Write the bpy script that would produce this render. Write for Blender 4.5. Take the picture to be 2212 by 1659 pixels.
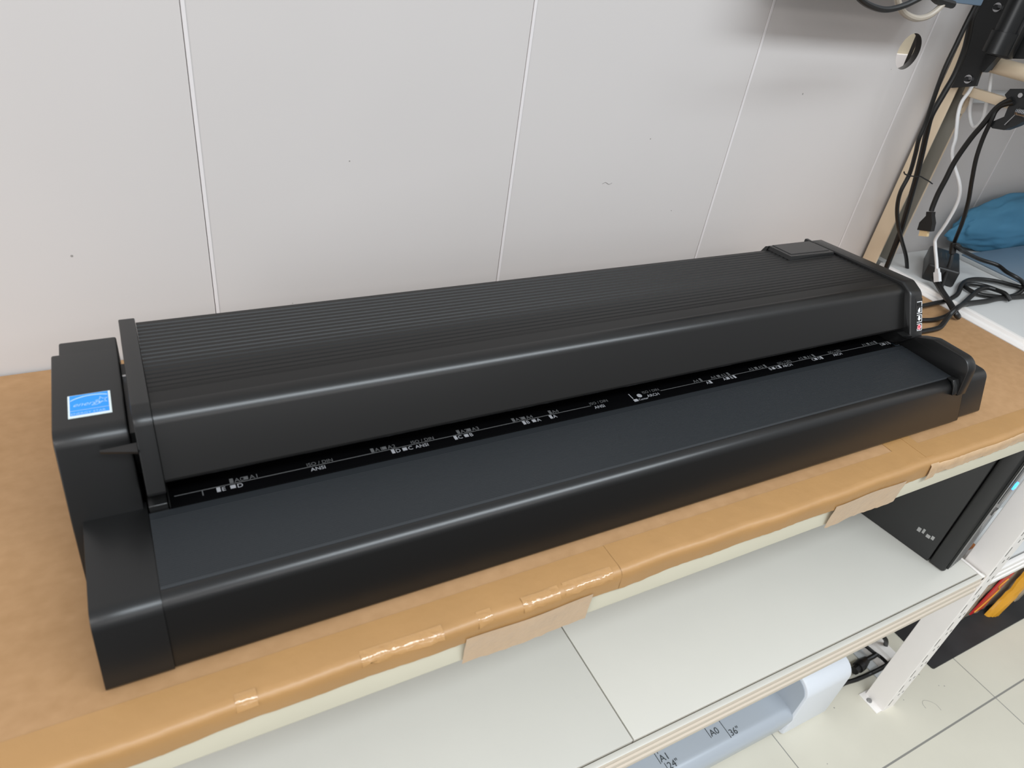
import bpy, bmesh, math, random
from mathutils import Vector, Matrix

for o in list(bpy.data.objects):
    bpy.data.objects.remove(o)
random.seed(7)
SC = bpy.context.scene
COL = SC.collection
U = 0.5            # all coordinates below are in half metres, measured from the bench top
FZ = -1.66         # the floor in those units


def W(p):
    return Vector((p[0] * U, p[1] * U, (p[2] - FZ) * U))


# ------------------------------------------------------------------ camera
R = ((0.8790774948, -0.4572842441, 0.1345878086),
     (-0.1665360244, -0.5591782053, -0.8121486854),
     (0.4466413670, 0.6915279132, -0.5677152759))
cam_d = bpy.data.cameras.new('camera')
cam = bpy.data.objects.new('camera', cam_d)
COL.objects.link(cam)
rx, dn, fw = (Vector(r) for r in R)
M = Matrix.Identity(4)
for i in range(3):
    M[i][0], M[i][1], M[i][2] = rx[i], -dn[i], -fw[i]
M.translation = W((0, 0, 1))
cam.matrix_world = M
cam_d.sensor_width = 36
cam_d.lens = 1535.4166 / 2212 * 36
cam_d.clip_start = 0.02
cam_d.dof.use_dof = True
cam_d.dof.focus_distance = 0.98
cam_d.dof.aperture_fstop = 9.0
SC.camera = cam

# ------------------------------------------------------------------ light
SC.view_settings.view_transform = 'Standard'
SC.view_settings.look = 'None'
SC.view_settings.gamma = 1
SC.view_settings.use_curve_mapping = False
SC.view_settings.exposure = -0.22
world = bpy.data.worlds.new('room_ambient')
SC.world = world
world.use_nodes = True
bg = world.node_tree.nodes['Background']
# bright ceiling above, dimmer room towards the horizon and below
wn = world.node_tree
w_tc = wn.nodes.new('ShaderNodeTexCoord')
w_sp = wn.nodes.new('ShaderNodeSeparateXYZ')
w_rp = wn.nodes.new('ShaderNodeValToRGB')
w_mr = wn.nodes.new('ShaderNodeMapRange')
w_mr.inputs['From Min'].default_value = -1
w_mr.inputs['From Max'].default_value = 1
wn.links.new(w_tc.outputs['Generated'], w_sp.inputs[0])
wn.links.new(w_sp.outputs['Z'], w_mr.inputs['Value'])
wn.links.new(w_mr.outputs['Result'], w_rp.inputs['Fac'])
wn.links.new(w_rp.outputs['Color'], bg.inputs[0])
e = w_rp.color_ramp.elements
e[0].position = 0.40; e[0].color = (0.24, 0.235, 0.23, 1)
e[1].position = 0.75; e[1].color = (0.93, 0.96, 1.0, 1)
bg.inputs[1].default_value = 0.76


def area(name, loc, target, sx, sy, power, col):
    d = bpy.data.lights.new(name, 'AREA')
    d.shape = 'RECTANGLE'
    d.size, d.size_y = sx * U, sy * U
    d.energy = power
    d.color = col
    o = bpy.data.objects.new(name, d)
    COL.objects.link(o)
    p = W(loc)
    o.location = p
    o.rotation_euler = (W(target) - p).to_track_quat('-Z', 'Y').to_euler()
    return o


area('ceiling_lamp_near', (1.7, -1.55, 3.6), (1.7, -1.0, 0), 5.2, 0.8, 54, (0.86, 0.94, 1.0))
area('ceiling_lamp_left', (-3.2, -1.4, 3.6), (-2.0, -0.6, 0), 2.6, 0.9, 14, (1.0, 0.97, 0.95))
area('ceiling_lamp_far', (0.2, -5.0, 3.6), (0.2, -4.0, 0), 7.0, 0.9, 20, (1.0, 0.97, 0.95))
area('fill_light_left', (-5.0, -1.6, 0.6), (2.0, -0.2, -0.6), 3.0, 2.6, 40, (0.98, 0.99, 1.0))  # unseen fill light, added to brighten faces turned to the left
area('fill_light_hole', (2.6, 1.75, 1.5), (2.6, 2.15, 0.6), 0.9, 0.2, 5, (0.95, 0.98, 1.0))  # fill light added behind the wall to brighten the view through the hole

# ------------------------------------------------------------------ materials
MATS = {}


def srgb(c):
    r = []
    for v in c:
        v = v / 255.0
        r.append(v / 12.92 if v <= 0.04045 else ((v + 0.055) / 1.055) ** 2.4)
    return (*r, 1.0)


def mat(name, rgb, rough=0.5, metal=0.0, spec=0.5, noise=0.0, nscale=40.0, bump=0.0, bscale=200.0, coat=0.0,
        alpha=1.0, emit=None):
    m = bpy.data.materials.new(name)
    m.use_nodes = True
    nt = m.node_tree
    b = nt.nodes['Principled BSDF']
    c = srgb(rgb)
    b.inputs['Base Color'].default_value = c
    b.inputs['Roughness'].default_value = rough
    b.inputs['Metallic'].default_value = metal
    b.inputs['Specular IOR Level'].default_value = spec
    b.inputs['Coat Weight'].default_value = coat
    b.inputs['Alpha'].default_value = alpha
    if emit:
        b.inputs['Emission Color'].default_value = srgb(emit[0])
        b.inputs['Emission Strength'].default_value = emit[1]
    tc = nt.nodes.new('ShaderNodeTexCoord')
    if noise:
        n = nt.nodes.new('ShaderNodeTexNoise')
        n.inputs['Scale'].default_value = nscale
        n.inputs['Detail'].default_value = 6
        nt.links.new(tc.outputs['Object'], n.inputs['Vector'])
        rmp = nt.nodes.new('ShaderNodeMapRange')
        rmp.inputs['From Min'].default_value = 0.25
        rmp.inputs['From Max'].default_value = 0.75
        rmp.inputs['To Min'].default_value = 1 - noise
        rmp.inputs['To Max'].default_value = 1 + noise
        nt.links.new(n.outputs['Fac'], rmp.inputs['Value'])
        mx = nt.nodes.new('ShaderNodeMix')
        mx.data_type = 'RGBA'
        mx.blend_type = 'MULTIPLY'
        mx.inputs['Factor'].default_value = 1
        mx.inputs['A'].default_value = c
        nt.links.new(rmp.outputs['Result'], mx.inputs['B'])
        nt.links.new(mx.outputs['Result'], b.inputs['Base Color'])
    if bump:
        n2 = nt.nodes.new('ShaderNodeTexNoise')
        n2.inputs['Scale'].default_value = bscale
        n2.inputs['Detail'].default_value = 4
        nt.links.new(tc.outputs['Object'], n2.inputs['Vector'])
        bp = nt.nodes.new('ShaderNodeBump')
        bp.inputs['Strength'].default_value = bump
        bp.inputs['Distance'].default_value = 0.002
        nt.links.new(n2.outputs['Fac'], bp.inputs['Height'])
        nt.links.new(bp.outputs['Normal'], b.inputs['Normal'])
    MATS[name] = m
    return m


M_wall = mat('wall_panel_paint', (206, 201, 198), 0.6, noise=0.012, nscale=6, spec=0.25)
M_smudge = mat('scuff_grey', (150, 146, 142), 0.8)
M_trim = mat('joint_strip_white', (226, 221, 220), 0.5)
M_dark = mat('cavity_dark', (52, 48, 46), 0.8)
M_beige = mat('plaster_beige', (176, 166, 146), 0.8, noise=0.08, nscale=25)
M_blk = mat('scanner_black_shell', (20, 20, 20), 0.30, spec=0.55, bump=0.04, bscale=2600)
M_blk_d = mat('scanner_black_front', (9, 9, 9), 0.29, spec=0.65, bump=0.03, bscale=2600)
M_lid = mat('lid_black_aluminium', (19, 18, 17), 0.28, spec=0.55)
M_ribs = mat('lid_ribs_black', (22, 21, 20), 0.42, spec=0.32)
M_tray = mat('tray_anodised_black', (40, 43, 46), 0.40, metal=0.15, spec=0.6)
M_gloss = mat('glossy_black_plastic', (8, 8, 9), 0.15, spec=0.5)
M_rub = mat('cable_black_rubber', (17, 16, 15), 0.42)
M_gasket = mat('gasket_black', (4, 4, 4), 0.9, spec=0.1)
M_mark = mat('marking_grey', (165, 165, 168), 0.6)
M_markd = mat('marking_dim_grey', (98, 98, 98), 0.6)
M_white = mat('marking_white', (235, 235, 235), 0.5)
M_red = mat('stop_red', (215, 60, 75), 0.5)
M_pink = mat('stop_pink', (240, 160, 165), 0.5)
M_stw = mat('sticker_white', (225, 236, 236), 0.35)
M_stb = mat('sticker_blue', (38, 150, 240), 0.35)
M_stl = mat('sticker_pale_blue', (168, 212, 250), 0.35)
M_tape = mat('packing_tape_amber', (176, 134, 84), 0.42, noise=0.05, nscale=16, bump=0.25, bscale=60, spec=0.6)
M_glint = mat('packing_tape_glossy', (182, 140, 90), 0.07, spec=0.8, bump=0.35, bscale=160)
M_tapep = mat('packing_tape_pale', (196, 166, 134), 0.2, noise=0.05, nscale=60, bump=0.35, bscale=120, spec=0.6)
M_film = mat('tape_film_whitish', (198, 166, 130), 0.22, noise=0.12, nscale=70, bump=0.4, bscale=120)
M_cream = mat('rack_cream_paint', (216, 210, 188), 0.4, noise=0.03, nscale=12)
M_ivory = mat('rack_ivory_paint', (222, 202, 174), 0.42, noise=0.02, nscale=12)
M_slot = mat('slot_shade_dark', (84, 82, 78), 0.6)
M_web = mat('post_hollow_shade', (150, 146, 136), 0.6)  # grey stands in for the shade inside the back post
M_wht = mat('rack_white_paint', (244, 239, 234), 0.38, noise=0.02, nscale=14)
M_shelf = mat('shelf_white_laminate', (211, 208, 199), 0.32, noise=0.015, nscale=8)
M_beam = mat('shelf_edge_beige', (212, 199, 182), 0.4)
M_shelf2 = mat('shelf_pale_grey', (206, 206, 204), 0.35, noise=0.02, nscale=8)
M_pc = mat('pc_black_steel', (37, 37, 37), 0.38, noise=0.05, nscale=10, bump=0.08, bscale=1800)
M_chrome = mat('bright_steel', (190, 190, 192), 0.2, metal=1.0)
M_silver = mat('silver_plastic', (150, 150, 150), 0.3, metal=0.6)
M_led = mat('led_blue', (60, 150, 255), 0.3, emit=((70, 160, 255), 2.5))
M_prn = mat('printer_grey', (178, 185, 193), 0.31, metal=0.1, noise=0.01, nscale=8)
M_prw = mat('printer_white', (222, 226, 232), 0.35)
M_ink = mat('print_dark_grey', (60, 64, 66), 0.6)
M_mat = mat('rubber_mat_black', (42, 42, 44), 0.6, noise=0.55, nscale=7, bump=0.1, bscale=300)
M_blue = mat('blue_fabric', (72, 130, 162), 0.75, noise=0.06, nscale=18)
M_bluegrey = mat('blue_grey_plastic', (112, 130, 146), 0.35)
M_sidegrey = mat('pale_grey_plastic', (196, 198, 198), 0.4)
M_kraft = mat('kraft_parcel', (166, 134, 96), 0.5, noise=0.12, nscale=30)
M_plast = mat('clear_wrap_grey', (172, 160, 140), 0.18, noise=0.25, nscale=45, bump=0.5, bscale=60)
M_yel = mat('padded_envelope_yellow', (222, 158, 40), 0.4, noise=0.08, nscale=30)
M_redl = mat('parcel_red_print', (196, 36, 40), 0.4, noise=0.05, nscale=50)
M_grn = mat('parcel_green_print', (52, 96, 66), 0.5)
M_cable_w = mat('cable_white', (226, 226, 226), 0.4)
M_cable_b = mat('cable_beige', (170, 160, 146), 0.4)
M_gold = mat('connector_gold', (232, 206, 160), 0.35, metal=0.2)
M_mon = mat('monitor_blue_grey', (104, 124, 143), 0.4)
M_bracket = mat('bracket_black_steel', (24, 25, 26), 0.36)
M_orange = mat('orange_card', (190, 110, 40), 0.6)

# cardboard: mottled kraft with fibres
M_card = mat('cardboard_kraft', (198, 158, 114), 0.62, spec=0.3)


def cardboard_nodes(m):
    nt = m.node_tree
    b = nt.nodes['Principled BSDF']
    tc = nt.nodes['Texture Coordinate']
    n1 = nt.nodes.new('ShaderNodeTexNoise'); n1.inputs['Scale'].default_value = 5; n1.inputs['Detail'].default_value = 8
    n2 = nt.nodes.new('ShaderNodeTexNoise'); n2.inputs['Scale'].default_value = 90; n2.inputs['Detail'].default_value = 5
    mp = nt.nodes.new('ShaderNodeMapping'); mp.inputs['Scale'].default_value = (0.8, 1, 1)
    nt.links.new(tc.outputs['Object'], n1.inputs['Vector'])
    nt.links.new(tc.outputs['Object'], mp.inputs['Vector'])
    nt.links.new(mp.outputs['Vector'], n2.inputs['Vector'])
    r = nt.nodes.new('ShaderNodeValToRGB')
    r.color_ramp.elements[0].position = 0.3; r.color_ramp.elements[0].color = srgb((164, 126, 86))
    r.color_ramp.elements[1].position = 0.72; r.color_ramp.elements[1].color = srgb((186, 147, 107))
    mixf = nt.nodes.new('ShaderNodeMath'); mixf.operation = 'MULTIPLY_ADD'
    mixf.inputs[1].default_value = 0.45
    sc2 = nt.nodes.new('ShaderNodeMath'); sc2.operation = 'MULTIPLY'; sc2.inputs[1].default_value = 0.55
    nt.links.new(n1.outputs['Fac'], sc2.inputs[0])
    nt.links.new(n2.outputs['Fac'], mixf.inputs[0])
    nt.links.new(sc2.outputs[0], mixf.inputs[2])
    nt.links.new(mixf.outputs[0], r.inputs['Fac'])
    nt.links.new(r.outputs['Color'], b.inputs['Base Color'])


cardboard_nodes(M_card)

# floor tiles: cream porcelain, thin grey joints on a square grid
M_floor = mat('floor_tiles', (214, 209, 193), 0.28, noise=0.04, nscale=7)


def tile_nodes(m, ox, oy, size, joint):
    nt = m.node_tree
    b = nt.nodes['Principled BSDF']
    geo = nt.nodes.new('ShaderNodeNewGeometry')
    sep = nt.nodes.new('ShaderNodeSeparateXYZ')
    nt.links.new(geo.outputs['Position'], sep.inputs[0])
    facs = []
    for ax, off, jw in (('X', ox, joint), ('Y', oy, joint * 1.7)):
        a = nt.nodes.new('ShaderNodeMath'); a.operation = 'SUBTRACT'; a.inputs[1].default_value = off * U
        nt.links.new(sep.outputs[ax], a.inputs[0])
        w = nt.nodes.new('ShaderNodeMath'); w.operation = 'WRAP'
        w.inputs[1].default_value = -size * U / 2; w.inputs[2].default_value = size * U / 2
        nt.links.new(a.outputs[0], w.inputs[0])
        ab = nt.nodes.new('ShaderNodeMath'); ab.operation = 'ABSOLUTE'
        nt.links.new(w.outputs[0], ab.inputs[0])
        lt = nt.nodes.new('ShaderNodeMath'); lt.operation = 'LESS_THAN'; lt.inputs[1].default_value = jw * U
        nt.links.new(ab.outputs[0], lt.inputs[0])
        facs.append(lt)
    mxx = nt.nodes.new('ShaderNodeMath'); mxx.operation = 'MAXIMUM'
    nt.links.new(facs[0].outputs[0], mxx.inputs[0]); nt.links.new(facs[1].outputs[0], mxx.inputs[1])
    src = b.inputs['Base Color'].links[0].from_socket
    mx = nt.nodes.new('ShaderNodeMix'); mx.data_type = 'RGBA'
    nt.links.new(mxx.outputs[0], mx.inputs['Factor'])
    nt.links.new(src, mx.inputs['A'])
    mx.inputs['B'].default_value = srgb((138, 136, 130))
    nt.links.new(mx.outputs['Result'], b.inputs['Base Color'])


tile_nodes(M_floor, 1.986, 0.427, 1.109, 0.0022)


# ------------------------------------------------------------------ mesh helpers
class MB:
    """collects simple shapes in bench units and links them as one mesh object"""

    def __init__(self):
        self.bm = bmesh.new()

    def box(self, x0, x1, y0, y1, z0, z1, bev=0.0, seg=2):
        t = bmesh.new()
        vs = [t.verts.new((x, y, z)) for x in (x0, x1) for y in (y0, y1) for z in (z0, z1)]
        for f in ((0, 1, 3, 2), (4, 6, 7, 5), (0, 4, 5, 1), (2, 3, 7, 6), (0, 2, 6, 4), (1, 5, 7, 3)):
            t.faces.new([vs[i] for i in f])
        bmesh.ops.recalc_face_normals(t, faces=t.faces)
        if bev:
            bmesh.ops.bevel(t, geom=list(t.edges), offset=bev, segments=seg, profile=0.5, affect='EDGES', clamp_overlap=True)
        self.merge(t)
        return self

    def merge(self, t, mtx=None):
        if mtx is not None:
            bmesh.ops.transform(t, matrix=mtx, verts=t.verts)
        me = bpy.data.meshes.new('tmp')
        t.to_mesh(me)
        t.free()
        self.bm.from_mesh(me)
        bpy.data.meshes.remove(me)

    def prism(self, prof, a0, a1, axis='X', bev=0.0, seg=2):
        """extrude a closed outline; axis X: outline (y,z); axis Y: outline (x,z); axis Z: outline (x,y)"""
        t = bmesh.new()

        def P(a, p):
            if axis == 'X':
                return (a, p[0], p[1])
            if axis == 'Y':
                return (p[0], a, p[1])
            return (p[0], p[1], a)
        v0 = [t.verts.new(P(a0, p)) for p in prof]
        v1 = [t.verts.new(P(a1, p)) for p in prof]
        n = len(prof)
        c0 = t.faces.new(v0)
        c1 = t.faces.new(v1[::-1])
        for i in range(n):
            j = (i + 1) % n
            t.faces.new((v0[i], v1[i], v1[j], v0[j]))
        bmesh.ops.recalc_face_normals(t, faces=t.faces)
        if bev:
            es = set(c0.edges) | set(c1.edges)
            bmesh.ops.bevel(t, geom=list(es), offset=bev, segments=seg, profile=0.5, affect='EDGES', clamp_overlap=True)
        self.merge(t)
        return self

    def quad(self, pts):
        f = [self.bm.verts.new(p) for p in pts]
        self.bm.faces.new(f)
        return self

    def solid(self, bottom, top):
        t = bmesh.new()
        a = [t.verts.new(p) for p in bottom]
        b = [t.verts.new(p) for p in top]
        n = len(a)
        t.faces.new(a); t.faces.new(b[::-1])
        for i in range(n):
            t.faces.new((a[i], b[i], b[(i + 1) % n], a[(i + 1) % n]))
        bmesh.ops.recalc_face_normals(t, faces=t.faces)
        self.merge(t)
        return self

    def cyl(self, p0, p1, r0, r1=None, seg=24, cap=True):
        r1 = r0 if r1 is None else r1
        p0, p1 = Vector(p0), Vector(p1)
        d = (p1 - p0)
        q = d.to_track_quat('Z', 'Y').to_matrix()
        t = bmesh.new()
        A, B = [], []
        for i in range(seg):
            a = 2 * math.pi * i / seg
            v = q @ Vector((math.cos(a), math.sin(a), 0))
            A.append(t.verts.new(p0 + v * r0)); B.append(t.verts.new(p1 + v * r1))
        for i in range(seg):
            t.faces.new((A[i], A[(i + 1) % seg], B[(i + 1) % seg], B[i]))
        if cap:
            t.faces.new(A[::-1]); t.faces.new(B)
        bmesh.ops.recalc_face_normals(t, faces=t.faces)
        self.merge(t)
        return self

    def tube(self, pts, r, seg=10, sub=6, closed=False, flat=1.0):
        pts = [Vector(p) for p in pts]
        n = len(pts)
        out = []
        rng = n if closed else n - 1
        for i in range(rng):
            if closed:
                p0, p1, p2, p3 = pts[i - 1], pts[i], pts[(i + 1) % n], pts[(i + 2) % n]
            else:
                p0 = pts[max(i - 1, 0)]; p1 = pts[i]; p2 = pts[i + 1]; p3 = pts[min(i + 2, n - 1)]
            for k in range(sub):
                s = k / sub
                out.append(0.5 * ((2 * p1) + (p2 - p0) * s + (2 * p0 - 5 * p1 + 4 * p2 - p3) * s * s
                                  + (3 * p1 - p0 - 3 * p2 + p3) * s ** 3))
        if not closed:
            out.append(pts[-1])
        m = len(out)
        t = bmesh.new()
        rings = []
        nrm = None
        for i in range(m):
            if closed:
                tan = (out[(i + 1) % m] - out[i - 1])
            else:
                tan = out[min(i + 1, m - 1)] - out[max(i - 1, 0)]
            if tan.length < 1e-9:
                tan = Vector((1, 0, 0))
            tan.normalize()
            if nrm is None:
                ref = Vector((0, 0, 1)) if abs(tan.z) < 0.9 else Vector((0, 1, 0))
                nrm = (ref - tan * ref.dot(tan)).normalized()
            else:
                nrm = (nrm - tan * nrm.dot(tan)).normalized()
            bn = tan.cross(nrm)
            ring = []
            for k in range(seg):
                a = 2 * math.pi * k / seg
                ring.append(t.verts.new(out[i] + (nrm * math.cos(a) * flat + bn * math.sin(a)) * r))
            rings.append(ring)
        for i in range(m if closed else m - 1):
            A, B = rings[i], rings[(i + 1) % m]
            for k in range(seg):
                t.faces.new((A[k], A[(k + 1) % seg], B[(k + 1) % seg], B[k]))
        if not closed:
            t.faces.new(rings[0][::-1]); t.faces.new(rings[-1])
        bmesh.ops.recalc_face_normals(t, faces=t.faces)
        self.merge(t)
        return self

    def text(self, s, origin, ex, ey, size, shear=0.0, extrude=0.0):
        """flat lettering: ex, ey are the reading and up directions"""
        cu = bpy.data.curves.new('txt', 'FONT')
        cu.body = s
        cu.size = size
        cu.shear = shear
        cu.resolution_u = 3
        ob = bpy.data.objects.new('txt', cu)
        COL.objects.link(ob)
        dg = bpy.context.evaluated_depsgraph_get()
        me = bpy.data.meshes.new_from_object(ob.evaluated_get(dg))
        ex, ey = Vector(ex).normalized(), Vector(ey).normalized()
        ez = ex.cross(ey)
        mt = Matrix.Identity(4)
        for i in range(3):
            mt[i][0], mt[i][1], mt[i][2] = ex[i], ey[i], ez[i]
        mt.translation = Vector(origin)
        me.transform(mt)
        self.bm.from_mesh(me)
        bpy.data.objects.remove(ob)
        bpy.data.curves.remove(cu)
        bpy.data.meshes.remove(me)
        return self

    def build(self, name, m, parent=None, smooth=35):
        root = parent
        while root is not None and root.parent is not None:
            root = root.parent
        base = root.location.copy() if root is not None else None
        bm = self.bm
        for v in bm.verts:
            v.co = W(v.co)
        if base is None:
            base = Vector((0, 0, 0))
            if len(bm.verts):
                xs = [v.co.x for v in bm.verts]; ys = [v.co.y for v in bm.verts]; zs = [v.co.z for v in bm.verts]
                base = Vector(((min(xs) + max(xs)) / 2, (min(ys) + max(ys)) / 2, min(zs)))
            loc = base
        else:
            loc = Vector((0, 0, 0))
        for v in bm.verts:
            v.co -= base
        me = bpy.data.meshes.new(name)
        bm.to_mesh(me)
        bm.free()
        for mm in (m if isinstance(m, (list, tuple)) else [m]):
            me.materials.append(mm)
        if smooth:
            for p in me.polygons:
                p.use_smooth = True
            me.set_sharp_from_angle(angle=math.radians(smooth))
        o = bpy.data.objects.new(name, me)
        COL.objects.link(o)
        o.location = loc
        if parent is not None:
            o.parent = parent
        return o


def thing(name, label, cat, loc, group=None):
    o = bpy.data.objects.new(name, None)
    COL.objects.link(o)
    o.empty_display_size = 0.05
    o.location = W(loc)
    tag(o, label, cat, group)
    return o


def tag(o, label=None, cat=None, group=None, kind=None):
    if label: o['label'] = label
    if cat: o['category'] = cat
    if group: o['group'] = group
    if kind: o['kind'] = kind
    return o


def struct(o):
    o['kind'] = 'structure'
    return o


def fillet(pts, n=6):
    """closed outline of (a, b[, radius]) -> points with rounded corners"""
    out = []
    k = len(pts)
    for i in range(k):
        p = pts[i]
        c = Vector((p[0], p[1]))
        r = p[2] if len(p) > 2 else 0
        if not r:
            out.append((c.x, c.y)); continue
        a = Vector(pts[i - 1][:2]) - c
        b = Vector(pts[(i + 1) % k][:2]) - c
        la, lb = a.length, b.length
        a.normalize(); b.normalize()
        ang = math.acos(max(-1, min(1, a.dot(b))))
        tl = min(r / math.tan(ang / 2), la * 0.49, lb * 0.49)
        rr = tl * math.tan(ang / 2)
        cen = c + (a + b).normalized() * (rr / math.sin(ang / 2))
        s = c + a * tl - cen
        e = c + b * tl - cen
        a0 = math.atan2(s.y, s.x); a1 = math.atan2(e.y, e.x)
        d = (a1 - a0 + math.pi) % (2 * math.pi) - math.pi
        for q in range(n + 1):
            th = a0 + d * q / n
            out.append((cen.x + rr * math.cos(th), cen.y + rr * math.sin(th)))
    return out


# ------------------------------------------------------------------ the room
WY = 1.573                                   # face of the panelled wall
floor = struct(MB().box(-4, 9, -0.7, 4.0, FZ - 0.06, FZ).build('floor', M_floor))
fm = MB()
for (x, y, r) in [(2.334, 0.6963, 0.003), (2.8516, 0.6507, 0.003), (2.9149, 0.5625, 0.0025), (2.8914, 0.5748, 0.0022), (2.6675, 0.5946, 0.002), (2.1109, 0.5362, 0.002)]:
    fm.cyl((x, y, FZ - .001), (x, y, FZ + 0.0006), r, seg=8)
fm.tube([(2.7295, 0.5263, -1.6595), (2.7353, 0.547, -1.6595), (2.7537, 0.5556, -1.6595), (2.7766, 0.5412, -1.6595), (2.7911, 0.5187, -1.6595), (2.7891, 0.4918, -1.6595)], 0.0006, seg=5)
fm = fm.build('floor_mark', M_smudge)
fm.parent = floor
fm.location = fm.location - floor.location
struct(fm)
seams = [-2.069, -1.325, -0.581, 0.1627, 0.9062, 1.6382, 2.352, 3.118, 3.87, 4.62, 5.37]
HX, HZ, HR = 2.2885, 0.7455, 0.0535
wb = MB()
ZT = 3.7
for i in range(len(seams) - 1):
    a, b = seams[i] + 0.0010, seams[i + 1] - 0.0003
    if a < HX < b:
        for s0, s1 in ((a, HX - 0.056), (HX + 0.056, b)):
            wb.box(s0, s1, WY, WY + 0.0118, FZ, ZT)
        wb.box(HX - 0.056, HX + 0.056, WY, WY + 0.0118, FZ, HZ - 0.056)
        wb.box(HX - 0.056, HX + 0.056, WY, WY + 0.0118, HZ + 0.056, ZT)
        t = bmesh.new()
        N = 48
        ring = []
        for k in range(N):
            th = 2 * math.pi * k / N
            c, s = math.cos(th), math.sin(th)
            q = 0.056 / max(abs(c), abs(s))
            ring.append([t.verts.new((HX + HR * c, WY, HZ + HR * s)), t.verts.new((HX + q * c, WY, HZ + q * s)),
                         ])
        for k in range(N):
            A, B = ring[k], ring[(k + 1) % N]
            t.faces.new((A[0], A[1], B[1], B[0]))
        bmesh.ops.recalc_face_normals(t, faces=t.faces)
        wb.merge(t)
    else:
        wb.box(a, b, WY, WY + 0.0118, FZ, ZT)
wall = struct(wb.build('wall_back', M_wall, smooth=0))
sm = MB()
for (x, z, r) in [(0.4824, 0.4433, 0.0016), (1.8768, 0.6108, 0.0026), (1.3356, 0.4829, 0.0018), (-0.0992, 0.2616, 0.0026), (1.6403, 0.3431, 0.0014), (2.2387, 0.6911, 0.0012), (0.3408, 0.0927, 0.0012), (1.4836, 0.2639, 0.0016)]:
    sm.cyl((x, WY + .001, z), (x, WY - 0.0004, z), r, seg=8)
sm.tube([(1.2033, 1.5727, 0.36), (1.2135, 1.5727, 0.3636), (1.2261, 1.5727, 0.3578), (1.2363, 1.5727, 0.3613)], 0.0007, seg=6)
sm = sm.build('scuff_mark', M_smudge)
sm.parent = wall
sm.location = sm.location - wall.location
struct(sm)
for k, s in enumerate(seams[:-1]):
    struct(MB().box(s + 0.0016, s + 0.0085, WY - 0.0012, WY + 0.01, FZ, ZT).build('trim_%d' % (k + 1), M_trim, smooth=0))
struct(MB().box(-3, 6, WY + 0.9, WY + 0.95, FZ, ZT).build('wall_behind', M_dark, smooth=0))
struct(MB().box(-3, 2.15, WY + 0.012, WY + 0.03, FZ, ZT).box(2.42, 6, WY + 0.012, WY + 0.03, FZ, ZT).build('wall_backing', M_wall, smooth=0))
hm = MB()
N = 48
for k in range(N):
    a0, a1 = 2 * math.pi * k / N, 2 * math.pi * (k + 1) / N
    for (r0, r1, y0, y1) in ((HR, HR, WY, WY + 0.020), (HR, HR + 0.008, WY + 0.020, WY + 0.020)):
        hm.quad([(HX + r0 * math.cos(a0), y0, HZ + r0 * math.sin(a0)), (HX + r0 * math.cos(a1), y0, HZ + r0 * math.sin(a1)),
                 (HX + r1 * math.cos(a1), y1, HZ + r1 * math.sin(a1)), (HX + r1 * math.cos(a0), y1, HZ + r1 * math.sin(a0))])
struct(hm.build('trim_21', M_dark))  # inner side of the hole, its shade put into the dark colour
# what shows through the round hole: bare masonry over a white board, a grey conduit in front of them
struct(MB().box(2.0, 3.4, WY + 0.62, WY + 0.66, 0.2, 1.9).build('wall_masonry', M_beige, smooth=0))
struct(MB().box(2.0, 3.4, WY + 0.60, WY + 0.62, -0.2, 0.635).build('wall_board', M_trim, smooth=0))
o = MB().cyl((2.388, WY + 0.06, 0.2), (2.388, WY + 0.06, 1.3), 0.0062, seg=14).build('conduit_pipe', M_dark)
tag(o, 'thin dark conduit seen through the round hole in the wall', 'pipe')
# white ledge on the wall of the right bay
struct(MB().box(2.66, 5.3, WY - 0.045, WY, 0.604, 0.64, bev=0.004).build('trim_20', M_sidegrey))

# ------------------------------------------------------------------ the long bench rack under the scanner
bench = thing('bench_rack', 'long cream and white steel shelving bench that carries the black scanner', 'shelving', (0.9, 1.05, FZ))
XL, XR = -0.78, 2.508
MB().prism(fillet([(0.622, -0.05, .004), (0.622, -0.1, .006), (0.65, -0.1), (0.65, -0.012), (0.622, -0.012, .006)], 3), XL, XR).build('front_beam', M_cream, bench)
MB().box(XL, XR, 0.652, 1.565, -0.05, -0.010).build('top_shelf_panel', M_shelf, bench)
# lower front beam with its stepped face
prof = fillet([(0.6175, -0.778, .002), (0.600, -0.778, .004), (0.600, -0.796, .002), (0.6045, -0.8), (0.6045, -0.812),
               (0.600, -0.816, .002), (0.600, -0.832, .002), (0.6045, -0.836), (0.6045, -0.848), (0.600, -0.852, .002),
               (0.600, -0.872, .004), (0.64, -0.872), (0.64, -0.80), (0.6175, -0.80)], 2)
lbm = MB().prism(prof, XL, 2.52).build('lower_beam', [M_beam, M_shelf], bench)
for p in lbm.data.polygons:                  # the upper lip is finished like the shelf panel
    if p.normal.z > 0.5 and p.center.z + bench.location.z > W((0, 0, -0.79)).z:
        p.material_index = 1
MB().box(XL, 0.9565, 0.6215, 1.54, -0.80, -0.775, bev=0.0015).build('shelf_panel', M_shelf, bench)
MB().box(0.9605, 2.496, 0.6215, 1.54, -0.80, -0.775, bev=0.0015).build('shelf_panel', M_shelf, bench)
MB().box(2.5, 2.512, 0.60, 1.54, -0.80, -0.777).build('side_beam', M_wht, bench)
for (px, py) in ((XL - 0.08, 0.6), (XL - 0.08, 1.49)):
    pm = MB().box(px, px + 0.01, py, py + 0.08, FZ, -0.012)
    pm.box(px, px + 0.08, py, py + 0.01, FZ, -0.012)
    pm.build('post', M_wht, bench)

# ------------------------------------------------------------------ right hand rack
rack = thing('tall_rack', 'tall white and ivory slotted rack standing at the right end of the bench', 'shelving', (3.6, 1.05, FZ))
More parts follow.
